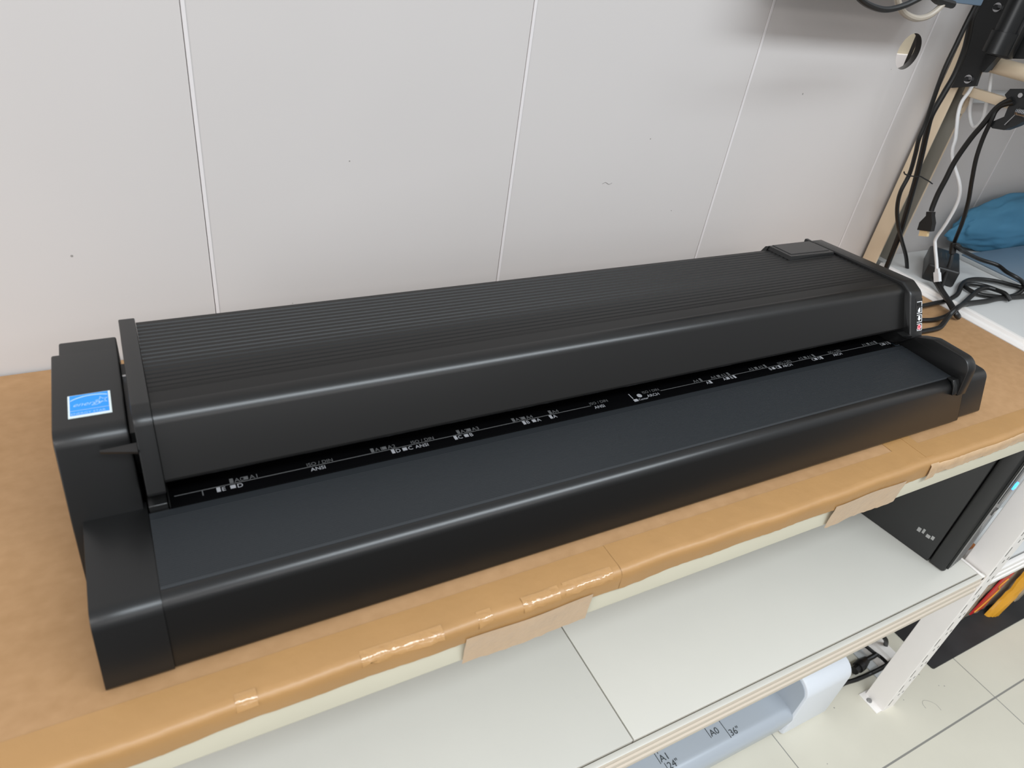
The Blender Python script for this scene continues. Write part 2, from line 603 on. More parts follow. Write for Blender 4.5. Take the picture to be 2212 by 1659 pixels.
# front left upright: an angle with rows of slots cut in its narrow face
px, py = 2.523, 0.596
pm = MB().box(px, px + 0.008, py, py + 0.09, FZ, 2.2, bev=0.002)
zs = FZ + 0.03
xw = 0.076
cuts = []
z = FZ + 0.035
while z < 0.4:
    cuts.append((z, z + 0.05, 0.012, 0.022)); cuts.append((z + 0.062, z + 0.08, 0.034, 0.044)); cuts.append((z + 0.07, z + 0.088, 0.056, 0.066))
    z += 0.105
# the slotted face is built from strips so that the slots are real openings
xs = [0.008, 0.012, 0.022, 0.034, 0.044, 0.056, 0.066, xw]
for i in range(len(xs) - 1):
    a, b = xs[i], xs[i + 1]
    holes = sorted([(c[0], c[1]) for c in cuts if c[2] <= a + 1e-6 and c[3] >= b - 1e-6])
    zz = FZ
    for h0, h1 in holes:
        pm.box(px + a, px + b, py, py + 0.0006, zz, h0)
        zz = h1
    pm.box(px + a, px + b, py, py + 0.0006, zz, 2.2)
pm.build('post', M_wht, rack, smooth=0)
MB().box(px + 0.009, px + xw, py + 0.0009, py + 0.0020, FZ, 0.42).build('slot_shade_plate', M_slot, rack, smooth=0)  # dark plate added behind the slots to stand in for inner shade
fp = MB().box(2.49, 2.6, 0.60, 0.695, FZ, FZ + 0.006, bev=0.001).build('foot_plate', M_wht, rack)
MB().cyl((2.507, 0.655, FZ + 0.006), (2.507, 0.655, FZ + 0.012), 0.012, 0.010, seg=16).build('bolt', M_silver, fp)
# tall back upright, a channel; its hollow's shade is put into the web colour
bp_ = MB().prism(fillet([(2.508, 1.500, .003), (2.516, 1.500, .003), (2.516, 1.558), (2.508, 1.558)], 2), FZ, 2.2, axis='Z')
bp_.prism([(2.600, 1.500), (2.607, 1.500), (2.607, 1.558), (2.600, 1.558)], FZ, 2.2, axis='Z')
bp_ = bp_.build('post', M_ivory, rack)
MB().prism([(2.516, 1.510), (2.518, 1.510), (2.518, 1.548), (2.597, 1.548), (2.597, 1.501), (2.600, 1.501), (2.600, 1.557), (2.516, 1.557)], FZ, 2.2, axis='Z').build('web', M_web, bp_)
MB().box(2.546, 2.572, 0.69, 1.499, 0.638, 0.667, bev=0.003).build('side_bar', M_ivory, rack)
MB().prism(fillet([(2.54, 0.72, .02), (2.60, 0.72, .02), (2.60, 0.766, .02), (2.54, 0.766, .02)], 5), 0.69, 1.499, axis='Y').build('side_bar', M_ivory, rack)
MB().prism(fillet([(2.592, 0.585, .006), (2.596, 0.64), (2.574, 0.64), (2.572, 0.598), (2.566, 0.592, .004), (2.57, 0.58, .006), (2.584, 0.578, .006)], 3), 1.488, 1.50, axis='Y').build('hook', M_ivory, rack)
# bench-height shelf of this rack and its rims
MB().prism(fillet([(2.512, -0.075), (2.512, 0.000, .004), (2.520, 0.008, .004), (2.535, 0.008, .003), (2.541, 0.020, .004), (2.561, 0.020, .003),
                   (2.561, -0.075)], 3), 0.60, 1.50, axis='Y').build('side_rim', M_wht, rack)
MB().box(2.5635, 5.2, 0.60, 1.55, -0.01, 0.018, bev=0.0015).build('shelf_panel', M_shelf2, rack)
prof2 = [(p[0] - 0.002, p[1] + 0.001) for p in prof]
MB().prism(prof2, 2.602, 5.2).build('lower_beam', M_wht, rack)
MB().box(2.545, 5.2, 0.6215, 1.54, -0.80, -0.775, bev=0.0015).build('shelf_panel', M_shelf2, rack)
MB().box(2.53, 5.2, 0.62, 1.56, 1.06, 1.09).build('shelf_panel', M_shelf2, rack)  # unseen upper shelf, its height set to shade the right bay
for (qx, qy) in ((5.12, 0.6), (5.12, 1.49)):
    pm = MB().box(qx + .07, qx + 0.08, qy, qy + 0.07, FZ, 2.2)
    pm.box(qx, qx + 0.08, qy, qy + 0.01, FZ, 2.2)
    pm.build('post', M_wht, rack)

# ------------------------------------------------------------------ cardboard on the bench
XJ = 1.641


def cardboard(x0, x1, name, label):
    t = bmesh.new()
    prof = []
    for (y, z) in ((1.565, 0), (1.3, 0), (1.1, 0), (0.9, 0), (0.72, 0), (0.638, 0), (0.631, -0.0006), (0.6245, -0.0035), (0.6212, -0.009), (0.620, -0.02),
                   (0.6195, -0.03), (0.6192, -0.044)):
        prof.append((y, z))
    nx = int((x1 - x0) / 0.02)
    cols = []
    for i in range(nx + 1):
        x = x0 + (x1 - x0) * i / nx
        j = 0.0016 * math.sin(x * 9.1) + 0.0010 * math.sin(x * 31 + 1) + random.uniform(-.0006, .0006)
        k = 0.0022 * math.sin(x * 6.3 + .6) + 0.0012 * math.sin(x * 23)
        col = []
        for q, (y, z) in enumerate(prof):
            f = max(0.0, min(1.0, (0.66 - y) / 0.03))
            fz = max(0, min(1, -z / 0.044))
            col.append(t.verts.new((x, y + j * f, z + k * fz)))
        cols.append(col)
    for i in range(nx):
        for q in range(len(prof) - 1):
            t.faces.new((cols[i][q], cols[i][q + 1], cols[i + 1][q + 1], cols[i + 1][q]))
    bmesh.ops.recalc_face_normals(t, faces=t.faces)
    g = bmesh.ops.extrude_face_region(t, geom=list(t.faces))
    for v in [e for e in g['geom'] if isinstance(e, bmesh.types.BMVert)]:
        f = max(0.0, min(1.0, (0.65 - v.co.y) / 0.02))
        v.co.z -= 0.009 * (1 - f)
        v.co.y += 0.006 * f
    bmesh.ops.recalc_face_normals(t, faces=t.faces)
    b = MB(); b.merge(t)
    root = thing(name, label, 'cardboard', ((x0 + x1) / 2, 0.9, 0))
    b.build('sheet', M_card, root, smooth=50)
    return root


cb1 = cardboard(XL, XJ - 0.0001, 'cardboard_sheet', 'long brown cardboard sheet taped over the bench beneath the black scanner')
cb2 = cardboard(XJ + 0.0001, 2.506, 'cardboard_sheet', 'short brown cardboard sheet at the right end of the bench beside the white shelf')


def tape_strip(x0, x1, prof, m, parent, name='tape_strip', lift=0.0012, jag=0.0, crinkle=0.0005):
    """a strip of packing tape laid along X over the outline prof of (y, z)"""
    t = bmesh.new()
    nx = max(2, int((x1 - x0) / 0.012))
    cols = []
    for i in range(nx + 1):
        x = x0 + (x1 - x0) * i / nx
        j = 0.0016 * math.sin(x * 9.1) + 0.0010 * math.sin(x * 31 + 1)
        k = 0.0022 * math.sin(x * 6.3 + .6) + 0.0012 * math.sin(x * 23)
        col = []
        for q, (y, z) in enumerate(prof):
            f = max(0.0, min(1.0, (0.66 - y) / 0.03))
            fz = max(0, min(1, -z / 0.044)) if z > -0.046 else 1.0
            e = jag * random.uniform(-1, 1) if q == len(prof) - 1 else 0
            b = random.uniform(-1, 1) * crinkle if 0.618 < y < 0.64 else 0
            col.append(t.verts.new((x, y + j * f - lift * f + b, z + k * fz + lift * (1 - fz) + e + b)))
        cols.append(col)
    for i in range(nx):
        for q in range(len(prof) - 1):
            t.faces.new((cols[i][q], cols[i][q + 1], cols[i + 1][q + 1], cols[i + 1][q]))
    bmesh.ops.recalc_face_normals(t, faces=t.faces)
    b = MB(); b.merge(t)
    return b.build(name, m, parent, smooth=60)


top_prof = [(0.6868, 0), (0.66, 0), (0.638, 0), (0.631, -0.0006), (0.6245, -0.0035), (0.6212, -0.009), (0.620, -0.02), (0.6195, -0.03), (0.6192, -0.042)]
tape_strip(XL, 0.7085, top_prof, M_tape, cb1)
tape_strip(0.7085, 1.141, top_prof, M_tape, cb1, lift=0.0018)
tape_strip(1.025, XJ - 0.0001, top_prof, M_tape, cb1, lift=0.0013)
tape_strip(XJ + 0.0001, 2.505, top_prof, M_tape, cb2)
# shiny crinkled tape ends along the front edge
for gx0, gx1, gl in ((0.215, 0.352, .0026), (0.50, 0.575, .0026), (0.585, 0.69, .0026), (0.03, 0.06, .0026), (0.415, 0.442, .0026)):
    tape_strip(gx0, gx1, [(0.641, -.0003), (0.637, -.0006), (0.632, -.0016), (0.6265, -0.0042), (0.6225, -0.0085), (0.6208, -0.0125)], M_glint, cb1, lift=gl, jag=0.003, crinkle=0.0017)
# tape across the joint of the two sheets
MB().box(1.571, XJ - 0.0001, 0.64, 0.95, 0.0004, 0.0012).build('tape_strip', M_tape, cb1)
MB().box(XJ + 0.0001, 1.671, 0.64, 0.95, 0.0004, 0.0020).build('tape_strip', M_tape, cb2)
# pale tape running down onto the cream beam
low_prof = [(0.6172, -0.03), (0.6172, -0.044), (0.6185, -0.06), (0.6195, -0.08), (0.6195, -0.1015)]
tape_strip(0.392, 0.648, low_prof, M_tapep, cb1, lift=0.0008, jag=0.002)
tape_strip(1.305, 1.56, low_prof, M_tapep, cb1, lift=0.0008, jag=0.002)
tape_strip(XJ + 0.0015, 2.2, [(0.622, -0.010), (0.6185, -0.012), (0.6172, -0.03), (0.6168, -0.040)], M_film, cb2, lift=0.0012, jag=0.003)
tape_strip(XJ + 0.0012, XJ + 0.032, [(0.627, -0.004), (0.6185, -0.012), (0.6160, -0.03), (0.6158, -0.052)], M_film, cb2, lift=0.0018, jag=0.002)

# ------------------------------------------------------------------ the large scanner
sc = thing('large_format_scanner', 'long black wide-format document scanner lying on the cardboard-covered bench', 'scanner', (0.92, 1.0, 0))
BX0, BX1 = -0.0375, 1.8635
base_prof = fillet([(0.708, 0.006, .006), (0.745, 0.1195, .031), (0.785, 0.1200), (0.9, 0.1205), (0.925, 0.119), (0.925, 0.112), (1.27, 0.112), (1.27, 0.006)], 8)
MB().prism(base_prof, BX0, BX1, bev=0.0003).build('base', M_blk_d, sc)
# finely ridged feeding tray
tp = [(0.764, 0.1202)]
y = 0.768
while y < 0.905:
    tp += [(y, 0.1216), (y + 0.0016, 0.1216), (y + 0.0022, 0.1208), (y + 0.0032, 0.1208)]
    y += 0.0036
tp += [(0.921, 0.1212), (0.9225, 0.1195), (0.9225, 0.1185), (0.764, 0.1185)]
MB().prism(tp, BX0 + 0.001, 1.832).build('feed_tray', M_tray, sc, smooth=0)
MB().box(-0.003, 1.83, 1.04, 1.24, 0.10, 0.150).build('under_lid_block', M_gasket, sc)  # dark block added under the lid to stop light showing through
rs = MB().box(-0.004, 1.8140, 0.926, 1.02, 0.1125, 0.1190, bev=0.0008).build('ruler_strip', M_gloss, sc)
# printed scale on the ruler strip
RZ = 0.1192
ln = MB().box(0.003, 0.822, 0.9502, 0.9516, RZ - .0004, RZ)
ln.box(1.012, 1.811, 0.9502, 0.9516, RZ - .0004, RZ).box(0.0445, 0.0460, 0.938, 0.950, RZ - .0004, RZ)
ln.build('scale_line', M_markd, rs, smooth=0)
CX = 0.9305


def mark_left(x, s1, s2, row):
    y0 = 0.9530 if row else 0.9385
    b = MB()
    b.box(x, x + 0.006, y0, y0 + 0.011, RZ - .0004, RZ)
    b.text(s1, (x + 0.0075, y0, RZ), (1, 0, 0), (0, 1, 0), 0.0135)
    if s2:
        b.box(x + 0.0215, x + 0.030, y0 + .001, y0 + 0.009, RZ - .0004, RZ)
        b.text(s2, (x + 0.032, y0, RZ), (1, 0, 0), (0, 1, 0), 0.0135)
    b.build('size_mark', M_markd if row else M_mark, rs, smooth=0)


def mark_right(x, s1, s2, row):
    y0 = 0.9530 if row else 0.9385
    b = MB()
    b.box(x - 0.006, x, y0, y0 + 0.011, RZ - .0004, RZ)
    b.text(s1, (x - 0.0075 - 0.0095 * len(s1), y0, RZ), (1, 0, 0), (0, 1, 0), 0.0135)
    if s2:
        k = x - 0.010 - 0.0095 * len(s1)
        b.box(k - 0.0095, k - .001, y0 + .001, y0 + 0.009, RZ - .0004, RZ)
        b.text(s2, (k - 0.011 - 0.0095 * len(s2), y0, RZ), (1, 0, 0), (0, 1, 0), 0.0135)
    b.build('size_mark', M_markd if row else M_mark, rs, smooth=0)


for (w, s1, s2) in ((0.841, 'A0', 'A1'), (0.594, 'A1', 'A2'), (0.420, 'A2', 'A3'), (0.297, 'A3', 'A4'), (0.210, 'A4', '')):
    mark_left(CX - w, s1, s2, 1)
    mark_right(CX + w, s1, s2, 1)
for (w, s1, s2) in ((0.8636, 'E', 'D'), (0.5588, 'D', 'C'), (0.4318, 'C', 'B'), (0.2794, 'B', 'A'), (0.2159, 'A', '')):
    mark_left(CX - w, s1, s2, 0)
for (w, s1, s2) in ((0.881, 'E', 'D'), (0.6096, 'D', 'C'), (0.4572, 'C', 'B'), (0.3048, 'B', 'A'), (0.2286, 'A', '')):
    mark_right(CX + w, s1, s2, 0)
for x in (0.222, 0.418, 0.826, 0.968, 1.394, 1.580):
    b = MB().text('ISO / DIN', (x - 0.004, 0.9530, RZ), (1, 0, 0), (0, 1, 0), 0.0115)
    b.build('size_mark', M_markd, rs, smooth=0)
    b = MB().text('ANSI' if x < 0.9 else 'ARCH', (x, 0.9385, RZ), (1, 0, 0), (0, 1, 0), 0.0125)
    b.build('size_mark', M_mark, rs, smooth=0)
b = MB().box(CX - 0.0015, CX + 0.0005, 0.944, 0.962, RZ - .0004, RZ).box(CX - 0.003, CX + 0.008, 0.9335, 0.9415, RZ - .0004, RZ)
b.cyl((CX + 0.021, 0.950, RZ - .0004), (CX + 0.021, 0.950, RZ), 0.0062, seg=18)
b.text('Center', (CX + 0.010, 0.9340, RZ), (1, 0, 0), (0, 1, 0), 0.009)
b.build('size_mark', M_mark, rs, smooth=0)

# left end: low cap, tall housing, sticker
lowL = fillet([(0.705, 0.004, .008), (0.744, 0.1205, .031), (0.95, 0.1215), (0.95, 0.004)], 8)
MB().prism(lowL, -0.127, -0.0376, bev=0.0006, seg=2).build('end_cap', M_blk, sc)
hp = fillet([(0.95, 0.0, .01), (0.95, 0.119), (1.05, 0.2507, .03), (1.265, 0.2451, .006), (1.265, 0.0)], 8)
hb = MB().prism(hp, -0.1305, -0.0415, bev=0.003, seg=2)
hp2 = fillet([(0.903, 0.0, .01), (0.9345, 0.119), (0.985, 0.2525, .03), (1.225, 0.2462, .006), (1.225, 0.0)], 8)
hb.prism(hp2, -0.142, -0.042, bev=0.003, seg=2)
hb.build('side_housing', M_blk, sc)


def on_slope(x, y, dz, y0=1.0, z0=0.2521, sl=-0.0251):
    return (x, y, z0 + sl * (y - y0) + dz)


sx0, sx1, sy0, sy1 = -0.1195, -0.0600, 1.0265, 1.0880
st = MB().solid([on_slope(x, y, 0.0) for x, y in ((sx0, sy0), (sx1, sy0), (sx1, sy1), (sx0, sy1))],
                [on_slope(x, y, 0.0009) for x, y in ((sx0, sy0), (sx1, sy0), (sx1, sy1), (sx0, sy1))]).build('sticker', M_stw, sc, smooth=0)
w_, h_ = sx1 - sx0, sy1 - sy0


def sp(u, v, dz):
    return on_slope(sx0 + u * w_, sy0 + v * h_, dz)


b = MB()
b.quad([sp(u, v, 0.0012) for u, v in ((0.045, 0.30), (0.945, 0.30), (0.945, 0.985), (0.045, 0.985))])
b.quad([sp(u, v, 0.0012) for u, v in ((0.045, 0.085), (0.945, 0.085), (0.945, 0.285), (0.045, 0.285))])
b.build('printed_field', M_stb, st, smooth=0)
b = MB()
arc = []
for k in range(19):
    a = math.radians(168 - 130 * k / 18)
    arc.append((0.56 + 0.60 * math.cos(a), 0.54 + 0.36 * math.sin(a)))
for k in range(18):
    (u0, v0), (u1, v1) = arc[k], arc[k + 1]
    if min(u0, u1) < 0.045 or max(u0, u1) > 0.945: continue
    b.quad([sp(u0, v0 - .025, .0015), sp(u1, v1 - .025, .0015), sp(u1, v1 + .025, .0015), sp(u0, v0 + .025, .0015)])
# five-pointed star outline, slightly tilted
cu, cv = 0.79, 0.60
outer, inner = [], []
for k in range(10):
    a = math.radians(90 + 14 + 36 * k)
    r = 0.17 if k % 2 == 0 else 0.075
    outer.append((cu + r * math.cos(a), cv + r * 1.05 * math.sin(a)))
    inner.append((cu + (r - .035 if k % 2 == 0 else r - .022) * math.cos(a), cv + (r - .035 if k % 2 == 0 else r - .022) * 1.05 * math.sin(a)))
for k in range(10):
    j = (k + 1) % 10
    b.quad([sp(*outer[k], .0016), sp(*outer[j], .0016), sp(*inner[j], .0016), sp(*inner[k], .0016)])
b.text('energy', sp(0.10, 0.46, .0016), (1, 0, 0), (0, 1, -0.0251), 0.0146, shear=0.45)
b.text('ENERGY STAR', sp(0.06, 0.105, .0016), (1, 0, 0), (0, 1, -0.0251), 0.0075)
b.build('printed_lettering', M_stl, st, smooth=0)

# lid: ribbed top, rounded front
lp = [(0.928, 0.1735, .012), (0.9815, 0.2765, .030)]
front = fillet([(1.0, 0.14), (0.935, 0.166, .006), (0.929, 0.1725, .008), (0.9795, 0.2755, .034), (1.2, 0.2585), (1.2, 0.14)], 10)
# take the front part of that outline up to the flat top, then add the ribs
fr = [p for p in front if p[0] <= 1.018 and not (p[0] == 1.0)]


def ztop(y):
    return 0.2755 - 0.0783 * (y - 0.9795)


lid_prof = fr[:]
y = 1.034
n = 0
while y < 1.288:
    dep = 0.0009 + 0.0022 * min(1, max(0, (y - 1.03) / 0.14))
    z = ztop(y)
    lid_prof += [(y, z), (y + 0.0018, z - dep), (y + 0.0034, z - dep), (y + 0.0056, ztop(y + .0056))]
    y += 0.0142
lid_prof += [(1.295, ztop(1.295) - .001), (1.30, 0.236), (1.27, 0.118), (1.06, 0.118), (1.0, 0.135)]
lid = MB().prism(lid_prof, -0.006, 1.8145).build('lid', [M_lid, M_ribs], sc, smooth=22)
for p in lid.data.polygons:                  # the ribbed top is a rougher moulding than the front
    if p.center.y + sc.location.y > 1.003 * U and p.center.z + sc.location.z > W((0, 0, 0.24)).z:
        p.material_index = 1
# raised rims at both ends of the lid
rim = fillet([(0.9135, 0.1615, .006), (0.9665, 0.276, .034), (0.995, 0.2815, .02), (1.300, 0.2575, .004), (1.31, 0.24, .01), (1.30, 0.2), (1.0, 0.13), (0.94, 0.150)], 8)
MB().prism(rim, -0.0335, -0.0065, bev=0.002).build('lid_rim', M_blk, sc)
prim = fillet([(0.8985, 0.159, .004), (0.9545, 0.2655, .034), (0.99, 0.2835, .02), (1.308, 0.2575, .004), (1.318, 0.24, .01), (1.30, 0.113), (0.955, 0.113), (0.93, 0.125)], 8)
MB().prism(prim, 1.8145, 1.8640, bev=0.004, seg=3).build('control_rim', M_blk, sc)
MB().solid([(1.783, 0.906, 0.1655), (1.815, 0.8995, 0.158), (1.815, 0.925, 0.158), (1.785, 0.925, 0.1655)],
           [(1.783, 0.9055, 0.1675), (1.815, 0.8985, 0.1675), (1.815, 0.925, 0.1675), (1.785, 0.925, 0.1675)]).build('rim_lip', M_blk, sc)
# dark step between lid and right rim, and the clip at its back
MB().box(1.7985, 1.812, 1.285, 1.318, 0.250, 0.262, bev=0.003).build('hinge_clip', M_blk_d, sc)
# latch under the left rim, fin on its side
MB().prism(fillet([(0.924, 0.118), (0.926, 0.131, .003), (0.943, 0.134, .002), (0.96, 0.134), (0.96, 0.118)], 3), -0.0355, -0.0075, bev=0.002).build('latch', M_blk, sc)
MB().box(-0.0062, -0.0042, 0.923, 0.975, 0.118, 0.138, bev=0.0008).build('latch', M_blk, sc)
MB().solid([(-0.034, 0.942, 0.2285), (-0.034, 0.965, 0.2285), (-0.084, 0.962, 0.2285), (-0.084, 0.958, 0.2285)],
           [(-0.034, 0.942, 0.2325), (-0.034, 0.965, 0.2325), (-0.084, 0.962, 0.2325), (-0.084, 0.958, 0.2325)]).build('release_lever', M_blk, sc)
MB().box(-0.0405, -0.034, 1.15, 1.155, 0.20, 0.232).build('hinge_pin', M_chrome, sc)
MB().box(-0.0415, -0.0335, 1.0, 1.20, 0.14, 0.225).build('hinge_arm', M_blk_d, sc)
# cover plate on the top right
cp = MB()
cp.solid([(1.628, 1.212, ztop(1.212)), (1.806, 1.209, ztop(1.209)), (1.806, 1.302, ztop(1.302)), (1.628, 1.302, ztop(1.302))],
         [(1.632, 1.216, ztop(1.216) + .010), (1.803, 1.212, ztop(1.212) + .010), (1.803, 1.300, ztop(1.30) + .010), (1.632, 1.300, ztop(1.30) + .010)])
cp.solid([(1.618, 1.298, 0.235), (1.806, 1.298, 0.235), (1.806, 1.314, 0.235), (1.618, 1.314, 0.235)],
         [(1.628, 1.298, ztop(1.298) + .0095), (1.806, 1.298, ztop(1.298) + .0095), (1.806, 1.308, 0.256), (1.628, 1.308, 0.256)])
cpo = cp.build('cover_plate', M_blk, sc)
MB().solid([(1.643, 1.226, ztop(1.226) + .0095), (1.798, 1.223, ztop(1.223) + .0095), (1.798, 1.299, ztop(1.299) + .0095), (1.643, 1.299, ztop(1.299) + .0095)],
           [(1.645, 1.228, ztop(1.228) + .0115), (1.796, 1.225, ztop(1.225) + .0115), (1.796, 1.299, ztop(1.299) + .0115), (1.645, 1.299, ztop(1.299) + .0115)]).build('plate_face', M_blk, cpo)

# control strip on the right rim's front face
pa, pb = Vector((0.8985, 0.159)), Vector((0.9545, 0.2655))
pd = (pb - pa)
pn = Vector((-pd.y, pd.x)).normalized()


def cpnt(x, t, off):
    q = pa + pd * t + pn * off
    return (x, q.x, q.y)


def cquad(b, x0, x1, t0, t1, off=0.0012):
    b.quad([cpnt(x0, t0, off), cpnt(x1, t0, off), cpnt(x1, t1, off), cpnt(x0, t1, off)])


strip = MB()
strip.solid([cpnt(x, t, -0.001) for x, t in ((1.8345, .13), (1.8625, .13), (1.8625, .86), (1.8345, .86))],
            [cpnt(x, t, 0.0006) for x, t in ((1.8345, .13), (1.8625, .13), (1.8625, .86), (1.8345, .86))])
strip = strip.build('control_panel', M_blk_d, sc, smooth=0)
BUT = ((0.145, 0.305, 'red'), (0.335, 0.505, 'down'), (0.535, 0.67, 'up'), (0.69, 0.80, 'dark'))
for t0, t1, kind in BUT:
    b = MB()
    x0, x1, lw, lt = 1.8385, 1.8605, 0.0024, 0.014
    cquad(b, x1 - lw, x1, t0, t1)                 # a bracket, open to the left
    cquad(b, x0, x1, t0, t0 + lt) if kind != 'dark' else None
    cquad(b, x0, x1, t1 - lt, t1) if kind != 'up' else None
    if kind == 'red':
        cquad(b, x0, x0 + lw, t0, t0 + 0.05)
    bt = b.build('button', M_white, strip, smooth=0)
    b = MB()
    mx = (x0 + x1) / 2 - .001
    if kind == 'down':
        cquad(b, mx - .0042, mx + .0042, t0 + .08, t1 - .03)
        b.bm.faces.new([b.bm.verts.new(cpnt(x, t, .0012)) for x, t in ((mx - .0080, t0 + .085), (mx, t0 + .03), (mx + .0080, t0 + .085))])
    if kind == 'up':
        cquad(b, mx - .0058, mx + .0042, t0 + .03, t0 + .075)
        b.bm.faces.new([b.bm.verts.new(cpnt(x, t, .0012)) for x, t in ((mx - .0058, t0 + .075), (mx + .0042, t0 + .075), (mx + .0042, t1 - .01), (mx + .001, t1 - .01))])
    if kind == 'red':
        ring = [(mx + .0082 * math.cos(a), (t0 + t1) / 2 + .060 * math.sin(a)) for a in [2 * math.pi * k / 20 for k in range(20)]]
        b.bm.faces.new([b.bm.verts.new(cpnt(x, t, .0012)) for x, t in ring])
    if kind == 'dark':
        cquad(b, mx - .0070, mx + .0070, t0 + .015, t0 + .06)
    b.build('button_icon', M_pink if kind == 'red' else (M_gloss if kind == 'dark' else M_white), strip, smooth=0)
    if kind == 'red':
        b = MB()
        tm = (t0 + t1) / 2
        b.bm.faces.new([b.bm.verts.new(cpnt(x, t, .0016)) for x, t in ((mx - .0052, tm + .030), (mx - .001, tm - .035), (mx + .0050, tm + .032))])
        b.build('button_icon', M_red, strip, smooth=0)

# paper guide at the right end of the tray
gp = fillet([(0.768, 0.118), (0.748, 0.112, .004), (0.7365, 0.082, .003), (0.7285, 0.084, .003), (0.7315, 0.112), (0.7400, 0.1815, .036), (0.852, 0.181, .02), (0.888, 0.1675),
             (0.905, 0.158, .02), (0.925, 0.158, .006), (0.938, 0.1225, .004), (0.938, 0.118)], 6)
g = MB().prism(gp, 1.8325, 1.8665, bev=0.0022, seg=2)
g.prism(fillet([(0.7345, 0.088), (0.7305, 0.0885, .0015), (0.7385, 0.1130), (0.7480, 0.1255, .006), (0.764, 0.1245, .002), (0.765, 0.1210), (0.75, 0.118), (0.742, 0.108)], 3), 1.810, 1.834, bev=0.0012)
g.box(1.818, 1.834, 0.928, 0.9385, 0.119, 0.145, bev=0.002)
g.build('paper_guide', M_blk, sc)
rc = fillet([(0.716, 0.004, .008), (0.752, 0.1185, .026), (0.870, 0.1185), (0.870, 0.004)], 8)
rcm = bmesh.new()
t0 = MB().prism(rc, 1.8685, 1.982)
bm_ = t0.bm
es = [e for e in bm_.edges if all(abs(v.co.x - 1.982) < 1e-6 for v in e.verts)]
bmesh.ops.bevel(bm_, geom=es, offset=0.018, segments=5, profile=0.5, affect='EDGES', clamp_overlap=True)
t0.build('end_cap', M_blk, sc)
rcm.free()
MB().prism(fillet([(0.7105, 0.006, .006), (0.7475, 0.1195, .024), (0.86, 0.1195), (0.86, 0.006)], 8), 1.8636, 1.8684).build('end_gasket', M_gasket, sc)
for fx in (0.05, 1.78):
    for fy in (0.76, 1.2):
        MB().cyl((fx, fy, 0), (fx, fy, 0.008), 0.014, seg=16).build('foot', M_rub, sc)

# ------------------------------------------------------------------ desktop computer on the lower shelf
TX, TY, TZ = 2.3655, 0.672, -0.775
ang = math.atan2(2.3655 - 2.3164, 1.0037 - 0.672)
ca, sa = math.cos(ang), math.sin(ang)


def pcp(a, b, z):
    """a: across the front (to the right), b: back along the side"""
    return (TX + a * ca - b * sa, TY + a * sa + b * ca, TZ + z)


PH, PD, PW = 0.62, 0.78, 0.128
pc = thing('desktop_computer', 'slim black desktop computer tower standing on the lower white shelf', 'computer', pcp(PW / 2, PD / 2, 0))


def pcbox(b, a0, a1, b0, b1, z0, z1, bev=0.0):
    t = bmesh.new()
    vs = [t.verts.new((x, y, z)) for x in (a0, a1) for y in (b0, b1) for z in (z0, z1)]
    for f in ((0, 1, 3, 2), (4, 6, 7, 5), (0, 4, 5, 1), (2, 3, 7, 6), (0, 2, 6, 4), (1, 5, 7, 3)):
        t.faces.new([vs[i] for i in f])
    bmesh.ops.recalc_face_normals(t, faces=t.faces)
    if bev:
        bmesh.ops.bevel(t, geom=list(t.edges), offset=bev, segments=3, profile=0.5, affect='EDGES', clamp_overlap=True)
    for v in t.verts:
        v.co = Vector(pcp(*v.co))
    b.merge(t)
    return b


pcbox(MB(), 0.0, PW, 0.060, PD, 0.0, PH, 0.003).build('case', M_pc, pc)
bz = pcbox(MB(), -0.001, PW + 0.001, 0.0, 0.0575, 0.0, PH, 0.010)
bz = bz.build('front_bezel', M_pc, pc)
gl = pcbox(MB(), 0.004, PW - 0.002, -0.006, 0.002, 0.02, PH - 0.01, 0.002).build('front_panel', M_gloss, pc)
for i in range(5):
    pcbox(MB(), 0.014 + i * 0.016, 0.018 + i * 0.016, -0.009, -0.004, 0.03, 0.25 - 0.02 * i).build('grille_rib', M_silver, gl, smooth=0)
pcbox(MB(), 0.006, 0.010, -0.0085, 0.0, 0.03, PH - 0.03).build('edge_trim', M_silver, gl, smooth=0)
pcbox(MB(), 0.035, 0.085, -0.012, -0.004, 0.33, 0.52, 0.004).build('drive_cover', M_silver, gl)
pcbox(MB(), 0.040, 0.062, -0.018, -0.010, 0.40, 0.425, 0.002).build('power_button', M_led, gl)
b = MB()
pcbox(b, 0.045, 0.075, -0.012, -0.005, 0.275, 0.295)
b.build('port_cover', M_chrome, gl, smooth=0)
# small embossed mark on the side
b = MB()
for k, (w, h) in enumerate(((0.012, 0.018), (0.008, 0.024), (0.014, 0.014), (0.01, 0.02))):
    y0 = 0.142 - k * 0.017
    pcbox(b, -0.0012, 0.0005, y0 - w, y0, 0.085 + 0.004 * (k % 2), 0.085 + h)
b.build('emblem', M_chrome, pc, smooth=0)

# pale storage case behind the post, an orange card under it
o = thing('storage_case', 'pale grey plastic case on the right rack half hidden by the white post', 'case', (2.85, 1.0, -0.775))
MB().box(2.66, 3.1, 0.80, 1.35, -0.775, -0.42, bev=0.01).build('body', M_sidegrey, o)
MB().box(2.655, 3.105, 0.795, 1.355, -0.42, -0.34, bev=0.008).build('lid', M_bluegrey, o)
oc = MB().box(2.515, 2.60, 0.705, 0.78, -0.774, -0.755, bev=0.002).build('card', M_orange)
tag(oc, 'small orange card wedged between the black computer and the white post', 'card')

